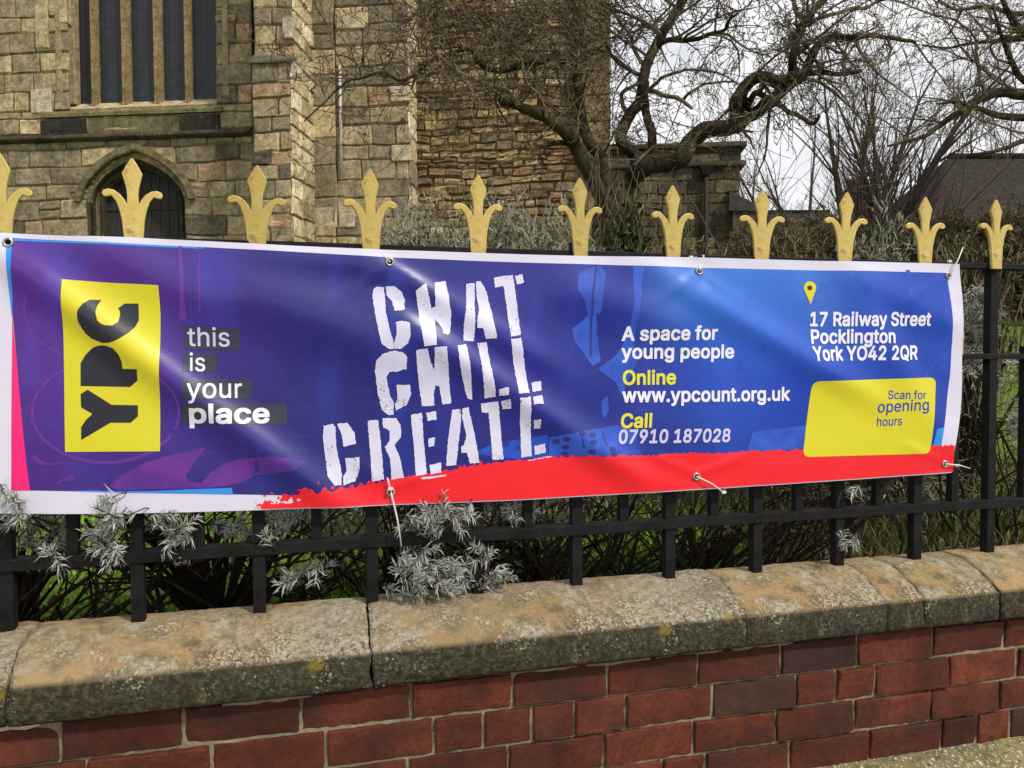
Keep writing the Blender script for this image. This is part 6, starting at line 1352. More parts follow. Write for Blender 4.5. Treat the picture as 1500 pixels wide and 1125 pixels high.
# ------------------------------------------------------------------ houses beyond the churchyard
def uvquad(mb_name, quads, m, parent):
    me = bpy.data.meshes.new(mb_name)
    c = sum((Vector(p) for q in quads for p in q), Vector()) / (4 * len(quads))
    vs = [tuple(Vector(p) - c) for q in quads for p in q]
    me.from_pydata(vs, [], [tuple(range(4 * i, 4 * i + 4)) for i in range(len(quads))])
    uv = me.uv_layers.new(name='uv')
    for i, q in enumerate(quads):
        a, b, cc, d = [Vector(p) for p in q]
        w, h = (b - a).length, (d - a).length
        for k, t in enumerate(((0, 0), (w, 0), (w, h), (0, h))): uv.data[4 * i + k].uv = t
    me.materials.append(m)
    return place(bpy.data.objects.new(mb_name, me), c, parent)
def house(name, label, d, x0, x1, yr, ye, depth_back, chim=None, wallm='farbrick', hip=0.0):
    # gabled house with its ridge along the view's right vector; yr ridge row, ye eaves row in the photograph
    A, B = at_d(x0, ye, d), at_d(x1, ye, d)
    X = Vector((rt0.x, rt0.y, 0)).normalized(); Yd = Vector((-X.y, X.x, 0))
    ln = (B - A).dot(X)
    ze = A.z; zr = at_d((x0 + x1) / 2, yr, d + depth_back / 2).z
    root = empty(name, (A.x, A.y, 1.2), label, 'house')
    P = lambda a, b, z: tuple(Vector((A.x, A.y, 0)) + X * a + Yd * b + Vector((0, 0, z)))
    D = depth_back
    t = 0.0
    uvquad('roof', [[P(-.2, -.25, ze - .1), P(ln + .2, -.25, ze - .1), P(ln + .2, D / 2, zr), P(-.2 + hip, D / 2, zr)], [P(ln + .2, D + .25, ze - .1), P(-.2, D + .25, ze - .1), P(-.2 + hip, D / 2, zr + 0.01), P(ln + .2, D / 2, zr + 0.01)]] + ([[P(-.2, D + .25, ze - .1), P(-.2, -.25, ze - .1), P(-.2 + hip, D / 2, zr), P(-.2 + hip, D / 2 + .01, zr)]] if hip else []), M['tile'], root)
    w = MB()
    w.add([P(0, 0, 0.4), P(ln, 0, 0.4), P(ln, D, 0.4), P(0, D, 0.4), P(0, 0, ze), P(ln, 0, ze), P(ln, D, ze), P(0, D, ze), P(hip, D / 2, zr - .12), P(ln, D / 2, zr - .12)],
          [(0, 1, 5, 4), (1, 2, 6, 9, 5), (2, 3, 7, 6), (3, 0, 4, 8, 7)])
    w.build('wall', M[wallm], root)
    rd = MB()
    rd.tube([P(-.2 + hip, D / 2, zr + .03), P(ln + .2, D / 2, zr + .03)], 0.11, 8)
    rd.build('ridge_tile', M['tile'], root)
    if chim:
        cx0, cx1, cy, npot = chim
        dd = d + D / 2
        a = (at_d(cx0, yr, dd) - A).dot(X); b = (at_d(cx1, yr, dd) - A).dot(X)
        zc = at_d(cx0, cy, dd).z
        c = MB()
        q = [P(a, D / 2 - .35, zr - 1), P(b, D / 2 - .35, zr - 1), P(b, D / 2 + .35, zr - 1), P(a, D / 2 + .35, zr - 1), P(a, D / 2 - .35, zc), P(b, D / 2 - .35, zc), P(b, D / 2 + .35, zc), P(a, D / 2 + .35, zc)]
        fs = [(0, 1, 5, 4), (1, 2, 6, 5), (2, 3, 7, 6), (3, 0, 4, 7), (4, 5, 6, 7)]
        c.add(q, fs)
        e = 0.08
        q = [P(a - e, D / 2 - .35 - e, zc - .3), P(b + e, D / 2 - .35 - e, zc - .3), P(b + e, D / 2 + .35 + e, zc - .3), P(a - e, D / 2 + .35 + e, zc - .3), P(a - e, D / 2 - .35 - e, zc - .1), P(b + e, D / 2 - .35 - e, zc - .1), P(b + e, D / 2 + .35 + e, zc - .1), P(a - e, D / 2 + .35 + e, zc - .1)]
        c.add(q, fs + [(0, 3, 2, 1)])
        co2 = c.build('chimney', M['farbrick' if npot else 'slate_cap'], root)
        for k in range(npot):
            pm = MB()
            x = a + (b - a) * (k + 0.5) / npot
            pm.tube([P(x, D / 2, zc), P(x, D / 2, zc + .35), P(x, D / 2, zc + .4)], [0.13, 0.1, 0.12], 8)
            pm.build('chimney_pot', M['farbrick'], co2, smooth=True)
    return root
house('brick_house', 'low brick house with brown tiled roof and chimney pots behind the bare many stemmed tree', 34, 1105, 1262, 312, 352, 8, (1240, 1272, 276, 5))
house('brick_house', 'large house with steep brown roof and stub chimney at the right edge of the view', 20, 1352, 1760, 232, 372, 9, (1413, 1442, 250, 0), hip=3.3)

# ================================================================== trees
def wob(p, k, a, sd):
    return Vector(p) + Vector((noise.noise(Vector((k * 1.7, sd, 0))), noise.noise(Vector((k * 1.7, sd, 9))), noise.noise(Vector((k * 1.7, sd, 19))))) * a
def refine(P, Rr, sub=4, amp=0.0, sd=0.0):
    # Catmull-Rom through traced points
    out, rr = [], []
    n = len(P)
    for i in range(n - 1):
        p0, p1, p2, p3 = P[max(i - 1, 0)], P[i], P[i + 1], P[min(i + 2, n - 1)]
        for k in range(sub):
            t = k / sub
            q = 0.5 * ((2 * p1) + (p2 - p0) * t + (2 * p0 - 5 * p1 + 4 * p2 - p3) * t * t + (3 * p1 - p0 - 3 * p2 + p3) * t ** 3)
            out.append(wob(q, i + t, amp, sd)); rr.append(Rr[i] + (Rr[i + 1] - Rr[i]) * t)
    out.append(P[-1]); rr.append(Rr[-1])
    return out, rr
def limb(s, r0, r1, d0, d1, sd):
    # traced limb: photo points, pixel radii, distances from the eye
    q = pts(s)
    n = len(q)
    P, Q = [], []
    for i, (x, y) in enumerate(q):
        t = i / max(1, n - 1)
        d = d0 + (d1 - d0) * t + 0.25 * noise.noise(Vector((i * 0.6, sd * 3.1, 0)))
        P.append(at_d(x, y, d)); Q.append((r0 + (r1 - r0) * t) * d / F_PX)
    return refine(P, Q, 4, 0.012, sd)
def grow(mb, P, rr, r, depth, ln, spread, bend, n, upb=0.0, spur=True, sides=4, minr=0.0022):
    # recursive side shoots along a limb
    for _ in range(n):
        i = r.randint(max(1, len(P) // 5), len(P) - 1)
        p = P[i]; t = (P[i] - P[i - 1]).normalized()
        d = (t * r.uniform(0.1, 0.9) + Vector((r.gauss(0, 1), r.gauss(0, 1), r.gauss(0, 1))).normalized() * spread + Vector((0, 0, upb))).normalized()
        L_ = ln * r.uniform(0.45, 1.25)
        m = max(4, int(L_ / 0.09)); m = min(m, 9)
        rad0 = max(minr, min(rr[i] * 0.6, 0.0075 * (depth + 1) / 2 * L_ / 0.6))
        pts_ = [p]; q = p.copy()
        cv = Vector((r.gauss(0, 1), r.gauss(0, 1), r.gauss(0, 0.8))) * bend
        for k in range(m):
            d = (d + cv * 0.16 + Vector((r.gauss(0, 1), r.gauss(0, 1), r.gauss(0, 1))) * 0.13 + Vector((0, 0, upb * 0.1))).normalized()
            q = q + d * (L_ / m)
            pts_.append(q.copy())
        rads = [rad0 + (minr - rad0) * k / m for k in range(m + 1)]
        mb.tube(pts_, rads, sides if rad0 > 0.004 else 3, cap=False)
        if spur:
            for k in range(1, m + 1):
                if r.random() < 0.55:
                    e = Vector((r.gauss(0, 1), r.gauss(0, 1), r.gauss(0, 1) + 0.3)).normalized()
                    l2 = r.uniform(0.02, 0.06)
                    mb.tube([pts_[k], pts_[k] + e * l2 * 0.7, pts_[k] + e * l2], [minr * 1.1, minr * 1.9, minr * 0.9], 3, cap=False)
        if depth > 0:
            grow(mb, pts_, rads, r, depth - 1, ln * 0.58, spread, bend, r.randint(2, 4), upb, spur, sides, minr)
def apple_tree():
    r = random.Random(17)
    base = at_d(905, 420, 5.9)
    base.z = gz(base.x, base.y) - 0.05
    root = empty('apple_tree', base, 'gnarled leafless apple tree with mossy twisted limbs in front of the church', 'tree')
    T = MB(); C = MB()
    D = 5.9
    B = [(base.x, base.y, base.z - 0.1), (base.x, base.y, base.z + 0.3), tuple(at_d(903, 350, D)), tuple(at_d(900, 310, D)), tuple(at_d(903, 280, D)), tuple(at_d(910, 262, D))]
    P, Q = refine([Vector(b) for b in B], [0.26, 0.21, 0.185, 0.165, 0.13, 0.09], 4, 0.02, 2.2)
    T.tube(P, Q, 12)
    limbs = [
        ('898,330 886,296 872,268 856,240 844,216 828,194 800,173 782,164 766,158 750,151 735,148', 13, 6, D, 5.5, 2, 0),
        ('893,300 888,262 880,232 866,212 856,190 850,160 847,120 844,90 850,40 858,-20 866,-80', 10, 6, D, 6.2, 3, 30),
        ('905,300 922,264 940,248 962,240 984,238 1000,230 1010,210 1024,196 1044,188 1064,188 1078,182', 15, 11.5, D, 5.8, 4, 4),
        ('1078,184 1080,166 1078,150 1088,132 1102,117 1120,112 1134,117 1150,116 1166,110 1180,108 1206,106 1230,109 1262,104', 12, 2.5, 5.8, 5.6, 5, 12),
        ('1072,188 1090,172 1110,164 1124,152 1142,136 1162,120 1176,111 1186,90 1196,70 1210,57 1230,53 1250,56 1275,52 1310,56 1340,62', 11, 2.5, 5.85, 5.5, 6, 18),
        ('1158,114 1161,98 1162,80 1166,62 1170,48 1184,24 1206,0 1222,-30 1236,-70', 6.5, 5, 5.75, 5.9, 7, 20),
        ('1166,50 1158,54 1154,66 1152,84', 3.5, 2.6, 5.75, 5.6, 8, 0),
        ('1164,70 1178,76 1192,79', 3, 3, 5.75, 5.7, 8.5, 0),
        ('1182,26 1168,20 1163,0 1166,-30', 4, 3, 5.8, 5.9, 9, 8),
        ('1184,36 1200,26 1230,18 1262,12 1290,2 1320,-14', 3.4, 2, 5.8, 5.7, 9.5, 8),
        ('1192,72 1202,64 1226,76 1240,84 1252,100', 2.6, 1.6, 5.7, 5.5, 9.7, 6),
        ('1098,150 1108,136 1130,148 1150,160 1174,172 1190,182 1200,169', 5, 2.4, 5.8, 5.3, 10, 6),
        ('1096,160 1100,144 1110,134 1124,122', 4.6, 2.4, 5.8, 5.6, 10.5, 3),
        ('1078,174 1090,192 1098,204 1104,218', 3, 1.4, 5.8, 5.6, 11, 0),
        ('1090,192 1103,193', 2.4, 1.8, 5.7, 5.65, 11.5, 0),
        ('950,244 934,232 914,212 909,200 916,180 926,164 938,146 941,120 948,92 962,66 976,40 994,12 1010,-20 1024,-60', 9.5, 6.5, D, 6.2, 12, 24),
        ('962,242 957,222 954,192 948,170 944,146 946,120', 7.5, 5.5, 5.95, 6.0, 13, 4),
        ('944,130 962,136 990,144 1002,149 1014,159', 4.2, 2.4, 6.0, 5.7, 14, 3),
        ('1001,148 1010,136 1030,124 1062,120 1080,122', 2.6, 1.2, 5.8, 5.6, 14.5, 4),
        ('942,140 954,128 970,114 990,106 1010,102 1040,104 1060,110 1074,118', 3.2, 1.2, 6.0, 5.6, 15, 8),
        ('954,80 974,60 1000,59 1020,57 1042,49 1062,44 1068,30 1080,20', 4.6, 1.8, 6.1, 5.7, 16, 12),
        ('1050,46 1070,54 1090,68 1110,78 1130,84', 2.2, 1, 5.8, 5.5, 16.5, 5),
        ('942,118 936,110 918,100 900,86 892,74 886,54 876,30', 3.6, 1.6, 6.0, 6.3, 17, 10),
        ('918,172 912,150 911,136 928,126 940,122', 3.6, 2.4, 6.0, 6.0, 18, 3),
        ('946,100 930,76 922,50 905,30 890,10', 3.4, 1.6, 6.1, 6.3, 19, 10),
        ('968,52 950,36 930,26 900,14 870,12', 3.6, 1.4, 6.1, 6.0, 19.5, 12),
        ('846,100 826,92 806,84 790,90 760,96 730,104 700,90 690,72 660,78 626,92 610,108 586,118 560,106 530,114 510,118 490,136 464,160 446,178', 5.6, 0.9, 6.15, 5.2, 20, 40),
        ('846,70 820,46 790,56 760,58 742,64 735,84', 3, 1.4, 6.2, 5.8, 21, 14),
        ('850,50 820,20 780,14 740,30 700,24 660,32 625,50', 4, 1.6, 6.2, 5.6, 22, 30),
        ('852,30 830,-10 780,-30 720,-20 670,-10 620,10 590,34', 4, 1.6, 6.2, 5.5, 23, 30),
        ('760,156 740,132 700,118 668,102 640,80 612,60', 4, 1.6, 5.5, 5.2, 24, 22),
        ('800,172 790,140 770,120 764,90 750,70', 3, 1.2, 5.6, 5.5, 25, 16),
        ('842,214 820,208 796,214 786,214', 5, 2, 5.8, 5.6, 26, 2),
        ('735,104 742,80 738,50 730,20', 2.4, 1.2, 5.9, 6.0, 27, 14),
        ('610,108 604,132 616,140 640,150', 1.8, 1, 5.3, 5.2, 28, 6),
        ('530,114 524,94 510,84 490,80 462,84', 1.6, 1, 5.3, 5.3, 29, 5),
        ('870,236 842,210 848,180 838,150 828,124 836,96', 3, 1.4, 5.85, 5.7, 30, 10),
        ('930,242 960,214 1000,212 1030,214 1050,222', 2, 1, 5.7, 5.4, 31, 6),
    ]
    for s, r0, r1, d0, d1, sd, n in limbs:
        P, Q = limb(s, r0, r1, d0, d1, sd)
        big = r0 > 4.5
        (T if big else C).tube(P, Q, 9 if r0 > 8 else 7 if big else 5)
        if n:
            grow(C, P, Q, r, 2 if n > 9 else 1, 0.62 if n > 9 else 0.36, 0.9, 1.5, int(n * (0.62 if sd >= 20 and sd < 26 or sd == 3 else 1.0)), 0.10)
    # knobbly burrs and cut stubs on the old wood
    for (x, y, rr_) in ((1078, 180, 13), (1086, 150, 9), (936, 244, 17), (900, 292, 20), (740, 150, 7), (866, 250, 12), (960, 236, 12), (905, 330, 24)):
        p = at_d(x, y, D - 0.05)
        b = rr_ * D / F_PX
        T.tube([p + Vector((0, 0.02, -b)), p + Vector((0.01, 0, -b * .4)), p + Vector((0, -0.02, b * .4)), p + Vector((0.01, 0, b))], [b * .5, b * 1.05, b * .95, b * .4], 8)
    # long thin water shoots hanging and rising through the crown
    for k in range(70):
        x = r.uniform(600, 1260); y = r.uniform(20, 230)
        if x < 880 and y > 190: continue
        p = at_d(x, y, r.uniform(5.2, 6.2))
        d = Vector((r.gauss(0, 0.5), r.gauss(0, 0.5), r.choice((-1, 1)) * r.uniform(0.4, 1))).normalized()
        q = [p]; cv = Vector((r.gauss(0, 1), r.gauss(0, 1), -0.3))
        for j in range(9):
            d = (d + cv * 0.09 + Vector((r.gauss(0, 1), r.gauss(0, 1), r.gauss(0, 1))) * 0.05).normalized()
            q.append(q[-1] + d * r.uniform(0.05, 0.09))
        C.tube(q, [0.0032 - 0.00018 * j for j in range(10)], 4, cap=False)
    # suckers hanging in front of the trunk
    for k in range(46):
        x = r.uniform(850, 1010); y = r.uniform(215, 330)
        p = at_d(x, y, r.uniform(5.2, 5.7))
        q = [p]; d = Vector((r.gauss(0, 0.35), r.gauss(0, 0.2), -1)).normalized()
        for j in range(7):
            d = (d + Vector((r.gauss(0, 1), r.gauss(0, 1), 0)) * 0.08).normalized(); q.append(q[-1] + d * r.uniform(0.06, 0.12))
        C.tube(q, [0.003 - 0.0002 * j for j in range(8)], 3, cap=False)
    T.build('trunk', M['bark'], root, smooth=True)
    C.build('crown', M['twig'], root)
apple_tree()
def side_tree():
    r = random.Random(29)
    D = 9.0
    b = at_d(1830, 500, D); b.z = gz(b.x, b.y)
    root = empty('bare_tree', b, 'leafless tree standing off to the right whose long branches reach in from the right edge', 'tree')
    T, C = MB(), MB()
    P, Q = refine([b + Vector((0, 0, -0.1)), at_d(1826, 400, D), at_d(1815, 250, D), at_d(1805, 100, D), at_d(1790, -80, D)], [0.30, 0.25, 0.21, 0.18, 0.13], 5, 0.04, 1)
    T.tube(P, Q, 10)
    for s, r0, r1, d0, d1, sd, n in [
        ('1812,230 1720,170 1600,148 1500,138 1470,135 1446,140 1420,154 1400,168 1376,184 1356,199 1328,207 1300,214', 11, 1.6, D, 8, 1, 26),
        ('1812,250 1700,196 1580,176 1500,172 1460,169 1430,158 1400,150 1372,152', 9, 1.5, D, 8.2, 2, 20),
        ('1445,140 1438,124 1434,106 1431,80 1430,60 1410,36 1386,26 1360,19 1336,10 1312,0', 2.6, 1.2, 8.2, 8, 3, 18),
        ('1805,120 1680,120 1560,90 1500,52 1484,28 1470,4 1460,-30', 8, 2.4, D, 8.4, 4, 24),
        ('1806,150 1700,190 1560,150 1500,118 1484,94 1472,66 1463,40 1456,14', 7, 1.8, D, 8.2, 5, 24),
        ('1815,280 1700,230 1600,200 1540,196 1500,206 1470,218 1442,224 1420,226', 7, 1.6, D, 8.5, 6, 16),
        ('1800,60 1700,40 1600,40 1500,56 1460,60 1430,62 1390,70 1350,66', 6, 1.2, D, 8.3, 7, 20),
        ('1500,136 1460,118 1440,100 1420,84 1404,62 1390,40', 2.6, 1.2, 8.3, 8.1, 8, 12),
        ('1800,20 1680,-20 1560,0 1500,20 1440,10 1400,14 1370,-4', 6, 1.4, D, 8.4, 9, 20)]:
        P, Q = limb(s, r0, r1, d0, d1, sd)
        (T if r0 > 4 else C).tube(P, Q, 7 if r0 > 4 else 5)
        grow(C, P, Q, r, 2, 0.8, 0.8, 0.7, int(n * 0.55), 0.05, minr=0.0022)
    T.build('trunk', M['bark'], root, smooth=True)
    C.build('crown', M['twig'], root)
side_tree()
def fan_tree(name, label, px, d, stems, seed, hgt, twig=0.004, spread=1.0, n2=(9, 13), mat='birch'):
    r = random.Random(seed)
    b = at_d(px, 420, d); b.z = 1.5
    root = empty(name, b, label, 'tree')
    T, C = MB(), MB()
    def shoot(p, dr, ln, rad, lev):
        m = 9 if lev == 0 else 6
        q = [p]; d_ = dr.normalized(); cv = Vector((r.gauss(0, 1), r.gauss(0, 1), 0)) * 0.05
        for k in range(m):
            d_ = (d_ + cv + Vector((r.gauss(0, 1), r.gauss(0, 1), 0.0)) * 0.06 + Vector((0, 0, 0.05))).normalized()
            q.append(q[-1] + d_ * ln / m)
        rads = [max(twig * 0.5, rad * (1 - 0.9 * k / m)) for k in range(m + 1)]
        (T if lev == 0 else C).tube(q, rads, 7 if lev == 0 else 4 if lev == 1 else 3, cap=False)
        if lev < 3:
            for _ in range(r.randint(*n2) if lev == 0 else r.randint(4, 6) if lev == 1 else 3):
                i = r.randint(2 if lev == 0 else 1, m)
                t = (q[i] - q[i - 1]).normalized()
                dd = t + Vector((r.gauss(0, 1), r.gauss(0, 1), r.gauss(0, 0.5))).normalized() * r.uniform(0.45, 0.8)
                shoot(q[i], dd, ln * r.uniform(0.22, 0.42), max(twig * 0.6, rads[i] * 0.45), lev + 1)
    for (tx, ty, rr_) in stems:
        tgt = at_d(tx, ty, d + r.uniform(-1.5, 1.5))
        s = b + Vector((r.uniform(-.25, .25), r.uniform(-.25, .25), 0))
        v = tgt - s
        shoot(s, v + Vector((v.x * 0.25, 0, -abs(v.x) * 0.3)), v.length, rr_ * 1.45, 0)
    T.build('trunk', M[mat], root, smooth=True)
    C.build('crown', M['finetwig'], root)
    return root
fan_tree('bare_tree', 'multi stemmed leafless tree fanning upward behind the finials right of the annexe', 1285, 17, [(1190, 150, .07), (1215, 130, .08), (1245, 118, .09), (1272, 108, .1), (1296, 104, .12), (1318, 112, .11), (1340, 126, .08), (1366, 150, .07), (1165, 190, .06), (1392, 190, .06), (1232, 160, .06), (1330, 170, .06), (1282, 150, .07)], 5, 9, 0.0055, n2=(19, 25))
fan_tree('bare_tree', 'slender leafless tree with pale hazy twigs just right of the annexe wall', 1165, 24, [(1120, 215, .06), (1150, 150, .07), (1180, 140, .07), (1210, 200, .06), (1140, 250, .05), (1195, 260, .05)], 8, 8, 0.0075, n2=(10, 14))
fan_tree('bare_tree', 'broad leafless tree with pale hazy twigs above the steep brown roof', 1455, 27, [(1400, 190, .08), (1430, 160, .09), (1462, 145, .1), (1492, 150, .1), (1530, 170, .1), (1370, 230, .07), (1415, 215, .07), (1480, 200, .08)], 13, 8, 0.0085, n2=(12, 16))

# ================================================================== shrubs and grass
def leafstrip(mb, p, d, side, ln, w, curl):
    # narrow keeled leaf of two segments
    m = p + d * ln * 0.55 + Vector((0, 0, curl * ln * 0.2))
    e = p + d * ln + Vector((0, 0, -curl * ln * 0.35))
    s = side * w * 0.5
    b = len(mb.v)
    mb.v += [tuple(p - s * 0.5), tuple(p + s * 0.5), tuple(m + s), tuple(m - s), tuple(e)]
    mb.f += [[b, b + 1, b + 2, b + 3], [b + 3, b + 2, b + 4]]; mb.c += [None, None]
def sprig(lf, st, p, d, ln, n, ll, r, w=0.0036):
    d = d.normalized()
    q = [p]; dd = d.copy()
    for k in range(5):
        dd = (dd + Vector((r.gauss(0, 1), r.gauss(0, 1), r.gauss(0, 1))) * 0.1).normalized(); q.append(q[-1] + dd * ln / 5)
    st.tube(q, [0.0016, 0.0015, 0.0013, 0.0012, 0.001, 0.0008], 4, cap=False)
    for k in range(n):
        t = r.uniform(0.05, 1.0) ** 0.7
        i = min(4, int(t * 5)); a = q[i].lerp(q[i + 1], t * 5 - i)
        ax = (q[i + 1] - q[i]).normalized()
        rad = ax.orthogonal().normalized(); rad.rotate(Matrix.Rotation(r.uniform(0, 6.283), 3, ax))
        ld = (ax * r.uniform(0.3, 1.0) + rad * r.uniform(0.5, 0.9)).normalized()
        sd_ = ld.cross(Vector((r.gauss(0, 1), r.gauss(0, 1), r.gauss(0, 1))).normalized())
        if sd_.length < 1e-3: continue
        leafstrip(lf, a, ld, sd_.normalized(), ll * r.uniform(0.6, 1.15) * (1.1 - 0.35 * t), w * r.uniform(0.8, 1.2), r.uniform(-0.4, 0.8))
CLUSTERS = [  # photo x, y, half width, half height, sprigs, plane y
    (14, 742, 26, 26, 7, -0.06), (72, 775, 48, 40, 12, 0.05), (155, 790, 38, 40, 10, -0.05), (165, 748, 28, 26, 7, -0.06), (88, 820, 30, 14, 4, -0.03),
    (255, 765, 34, 26, 8, -0.03), (262, 800, 18, 24, 4, -0.03), (340, 775, 26, 22, 5, 0.03), (395, 768, 26, 24, 6, -0.02), (450, 848, 38, 18, 6, 0.02),
    (660, 756, 62, 22, 13, -0.05), (625, 785, 46, 28, 9, -0.02), (600, 845, 38, 40, 14, -0.05), (655, 850, 40, 42, 14, -0.05), (700, 835, 36, 36, 9, -0.02), (732, 845, 18, 34, 5, -0.02), (760, 755, 40, 12, 4, 0.0),
    (1243, 788, 14, 12, 3, -0.05), (1250, 716, 20, 10, 3, -0.03), (430, 762, 26, 14, 4, 0.05), (1436, 462, 34, 46, 30, 0.16), (1424, 520, 20, 20, 6, 0.14), (1490, 610, 16, 40, 5, 0.2)]
def lavender():
    r = random.Random(23)
    spec = [(-1.28, 0.42, 'lavender shrub under the pink stripe end of the banner, its silver tips poking through'),
            (-0.78, 0.40, 'silver lavender shrub under the slogan corner of the banner with many bare dark stems'),
            (-0.25, 0.42, 'lavender shrub spilling silver shoots over the coping under the word CREATE'),
            (0.25, 0.5, 'dark woody lavender shrub behind the railings under the middle of the red band'),
            (0.72, 0.45, 'leggy dark lavender shrub under the web address part of the banner'),
            (1.2, 0.45, 'dark lavender shrub under the yellow card with one drooping silver sprig'),
            (1.78, 0.55, 'tall silver lavender shrub beside the right end of the banner'),
            (2.5, 0.5, 'lavender shrub at the far right behind the last railing bars')]
    tops = [1.22, 1.25, 1.22, 1.2, 1.2, 1.22, 1.66, 1.5]
    data = []
    for k, (x, y, lab) in enumerate(spec):
        z = gz(x, y)
        root = empty('lavender_shrub', (x, y, z), lab, 'shrub', 'lavender shrubs along the railings')
        data.append((root, x, y, z, MB(), MB(), MB()))
    for k, (root, x, y, z, st, lf, tuft) in enumerate(data):
        top = tops[k]
        lean = -1 if k < 1 else 1
        for s in range(46 if k < 3 else 90 if k < 6 else 34):
            px_, py_ = x + r.gauss(0, 0.10), y + r.gauss(0, 0.08)
            hz_ = top - z
            tx = px_ + r.gauss(0.16 * lean, 0.28); ty = max(0.16, py_ + r.uniform(-0.40, 0.5))
            tz = z + hz_ * r.uniform(0.25, 1.05)
            q = []
            c = Vector((r.gauss(0, 0.05), r.gauss(0, 0.05), 0))
            for j in range(7):
                t = j / 6
                p = Vector((px_ + (tx - px_) * t, py_ + (ty - py_) * t, gz(px_, py_) - 0.03 + (tz - z) * (t ** 1.35)))
                q.append(p + c * math.sin(t * math.pi) + Vector((r.gauss(0, 1), r.gauss(0, 1), r.gauss(0, 1))) * 0.007)
            a = r.uniform(0.003, 0.0095)
            st.tube(q, [a * (1 - 0.09 * j) for j in range(7)], 5, cap=False)
            if r.random() < 0.6:
                e = q[4]; v = (q[5] - q[4]).normalized() + Vector((r.gauss(0, 1), r.gauss(0, 1), r.gauss(0, 1))) * 0.5
                q2 = [e, e + v * 0.06, e + v * 0.13 + Vector((0, 0, 0.02))]
                st.tube(q2, [a * 0.5, a * 0.4, a * 0.25], 4, cap=False)
            if tz > z + hz_ * (0.7 if k < 6 else 0.8):
                for _ in range(2 if k < 6 else 5):
                    sprig(lf, st, q[-1] + Vector((r.gauss(0, .03), r.gauss(0, .03), r.gauss(0, .03))), Vector((r.gauss(0, .6), r.gauss(0, .6), r.uniform(-.1, 1))), r.uniform(0.05, 0.11), 16, 0.034, r)
            elif r.random() < 0.15:
                sprig(lf, st, q[-1], Vector((r.gauss(0, .6), r.gauss(0, .6), r.uniform(0, 1))), 0.06, 9, 0.028, r)
    for (cx, cy, rx, ry, n, py_) in CLUSTERS:
        c = at_y(cx, cy, py_)
        k = min(range(len(data)), key=lambda i: abs(data[i][1] - c.x))
        root, x, y, z, st, lf, tuft = data[k]
        tuft = MB()
        for i in range(int(n * 1.5)):
            a = r.uniform(0, 6.283); m = math.sqrt(r.random()) * 0.85
            p = at_y(cx + rx * m * math.cos(a), cy + ry * m * math.sin(a), py_ + r.uniform(-0.02, 0.05))
            d = Vector((r.gauss(0, .7), r.uniform(-0.9, 0.1), r.gauss(0.15, .7))).normalized()
            s = p - d * 0.04
            sprig(tuft, st, s, d, r.uniform(0.04, 0.07), r.randint(24, 36), 0.034, r, 0.003)
            # the shoot it grows on
            w = Vector((s.x + r.gauss(0, .05), max(0.12, s.y + 0.22), s.z - r.uniform(0.0, 0.12)))
            st.tube([s, (s + w) / 2 + Vector((0, 0, r.gauss(0.0, 0.02))), w, (w + Vector((x, y, z + 0.15))) / 2, Vector((x, y, z))], [0.0016, 0.0022, 0.003, 0.004, 0.006], 4, cap=False)
        tuft.build('silver_tips', M['silver'], root)
    # the single drooping stem by the yellow card
    root, x, y, z, st, lf, tuft = data[5]
    P, Q = refine([at_y(1246, 706, 0.03), at_y(1232, 722, -0.03), at_y(1227, 748, -0.045), at_y(1229, 772, -0.05), at_y(1238, 788, -0.05)], [0.0013] * 5, 4, 0.0, 1)
    st.tube(P, Q, 4)
    for root, x, y, z, st, lf, tuft in data:
        st.build('woody_stems', M['stem'], root)
        lf.build('foliage', M['silver' if x > 1.5 else 'silver_dim'], root)
lavender()
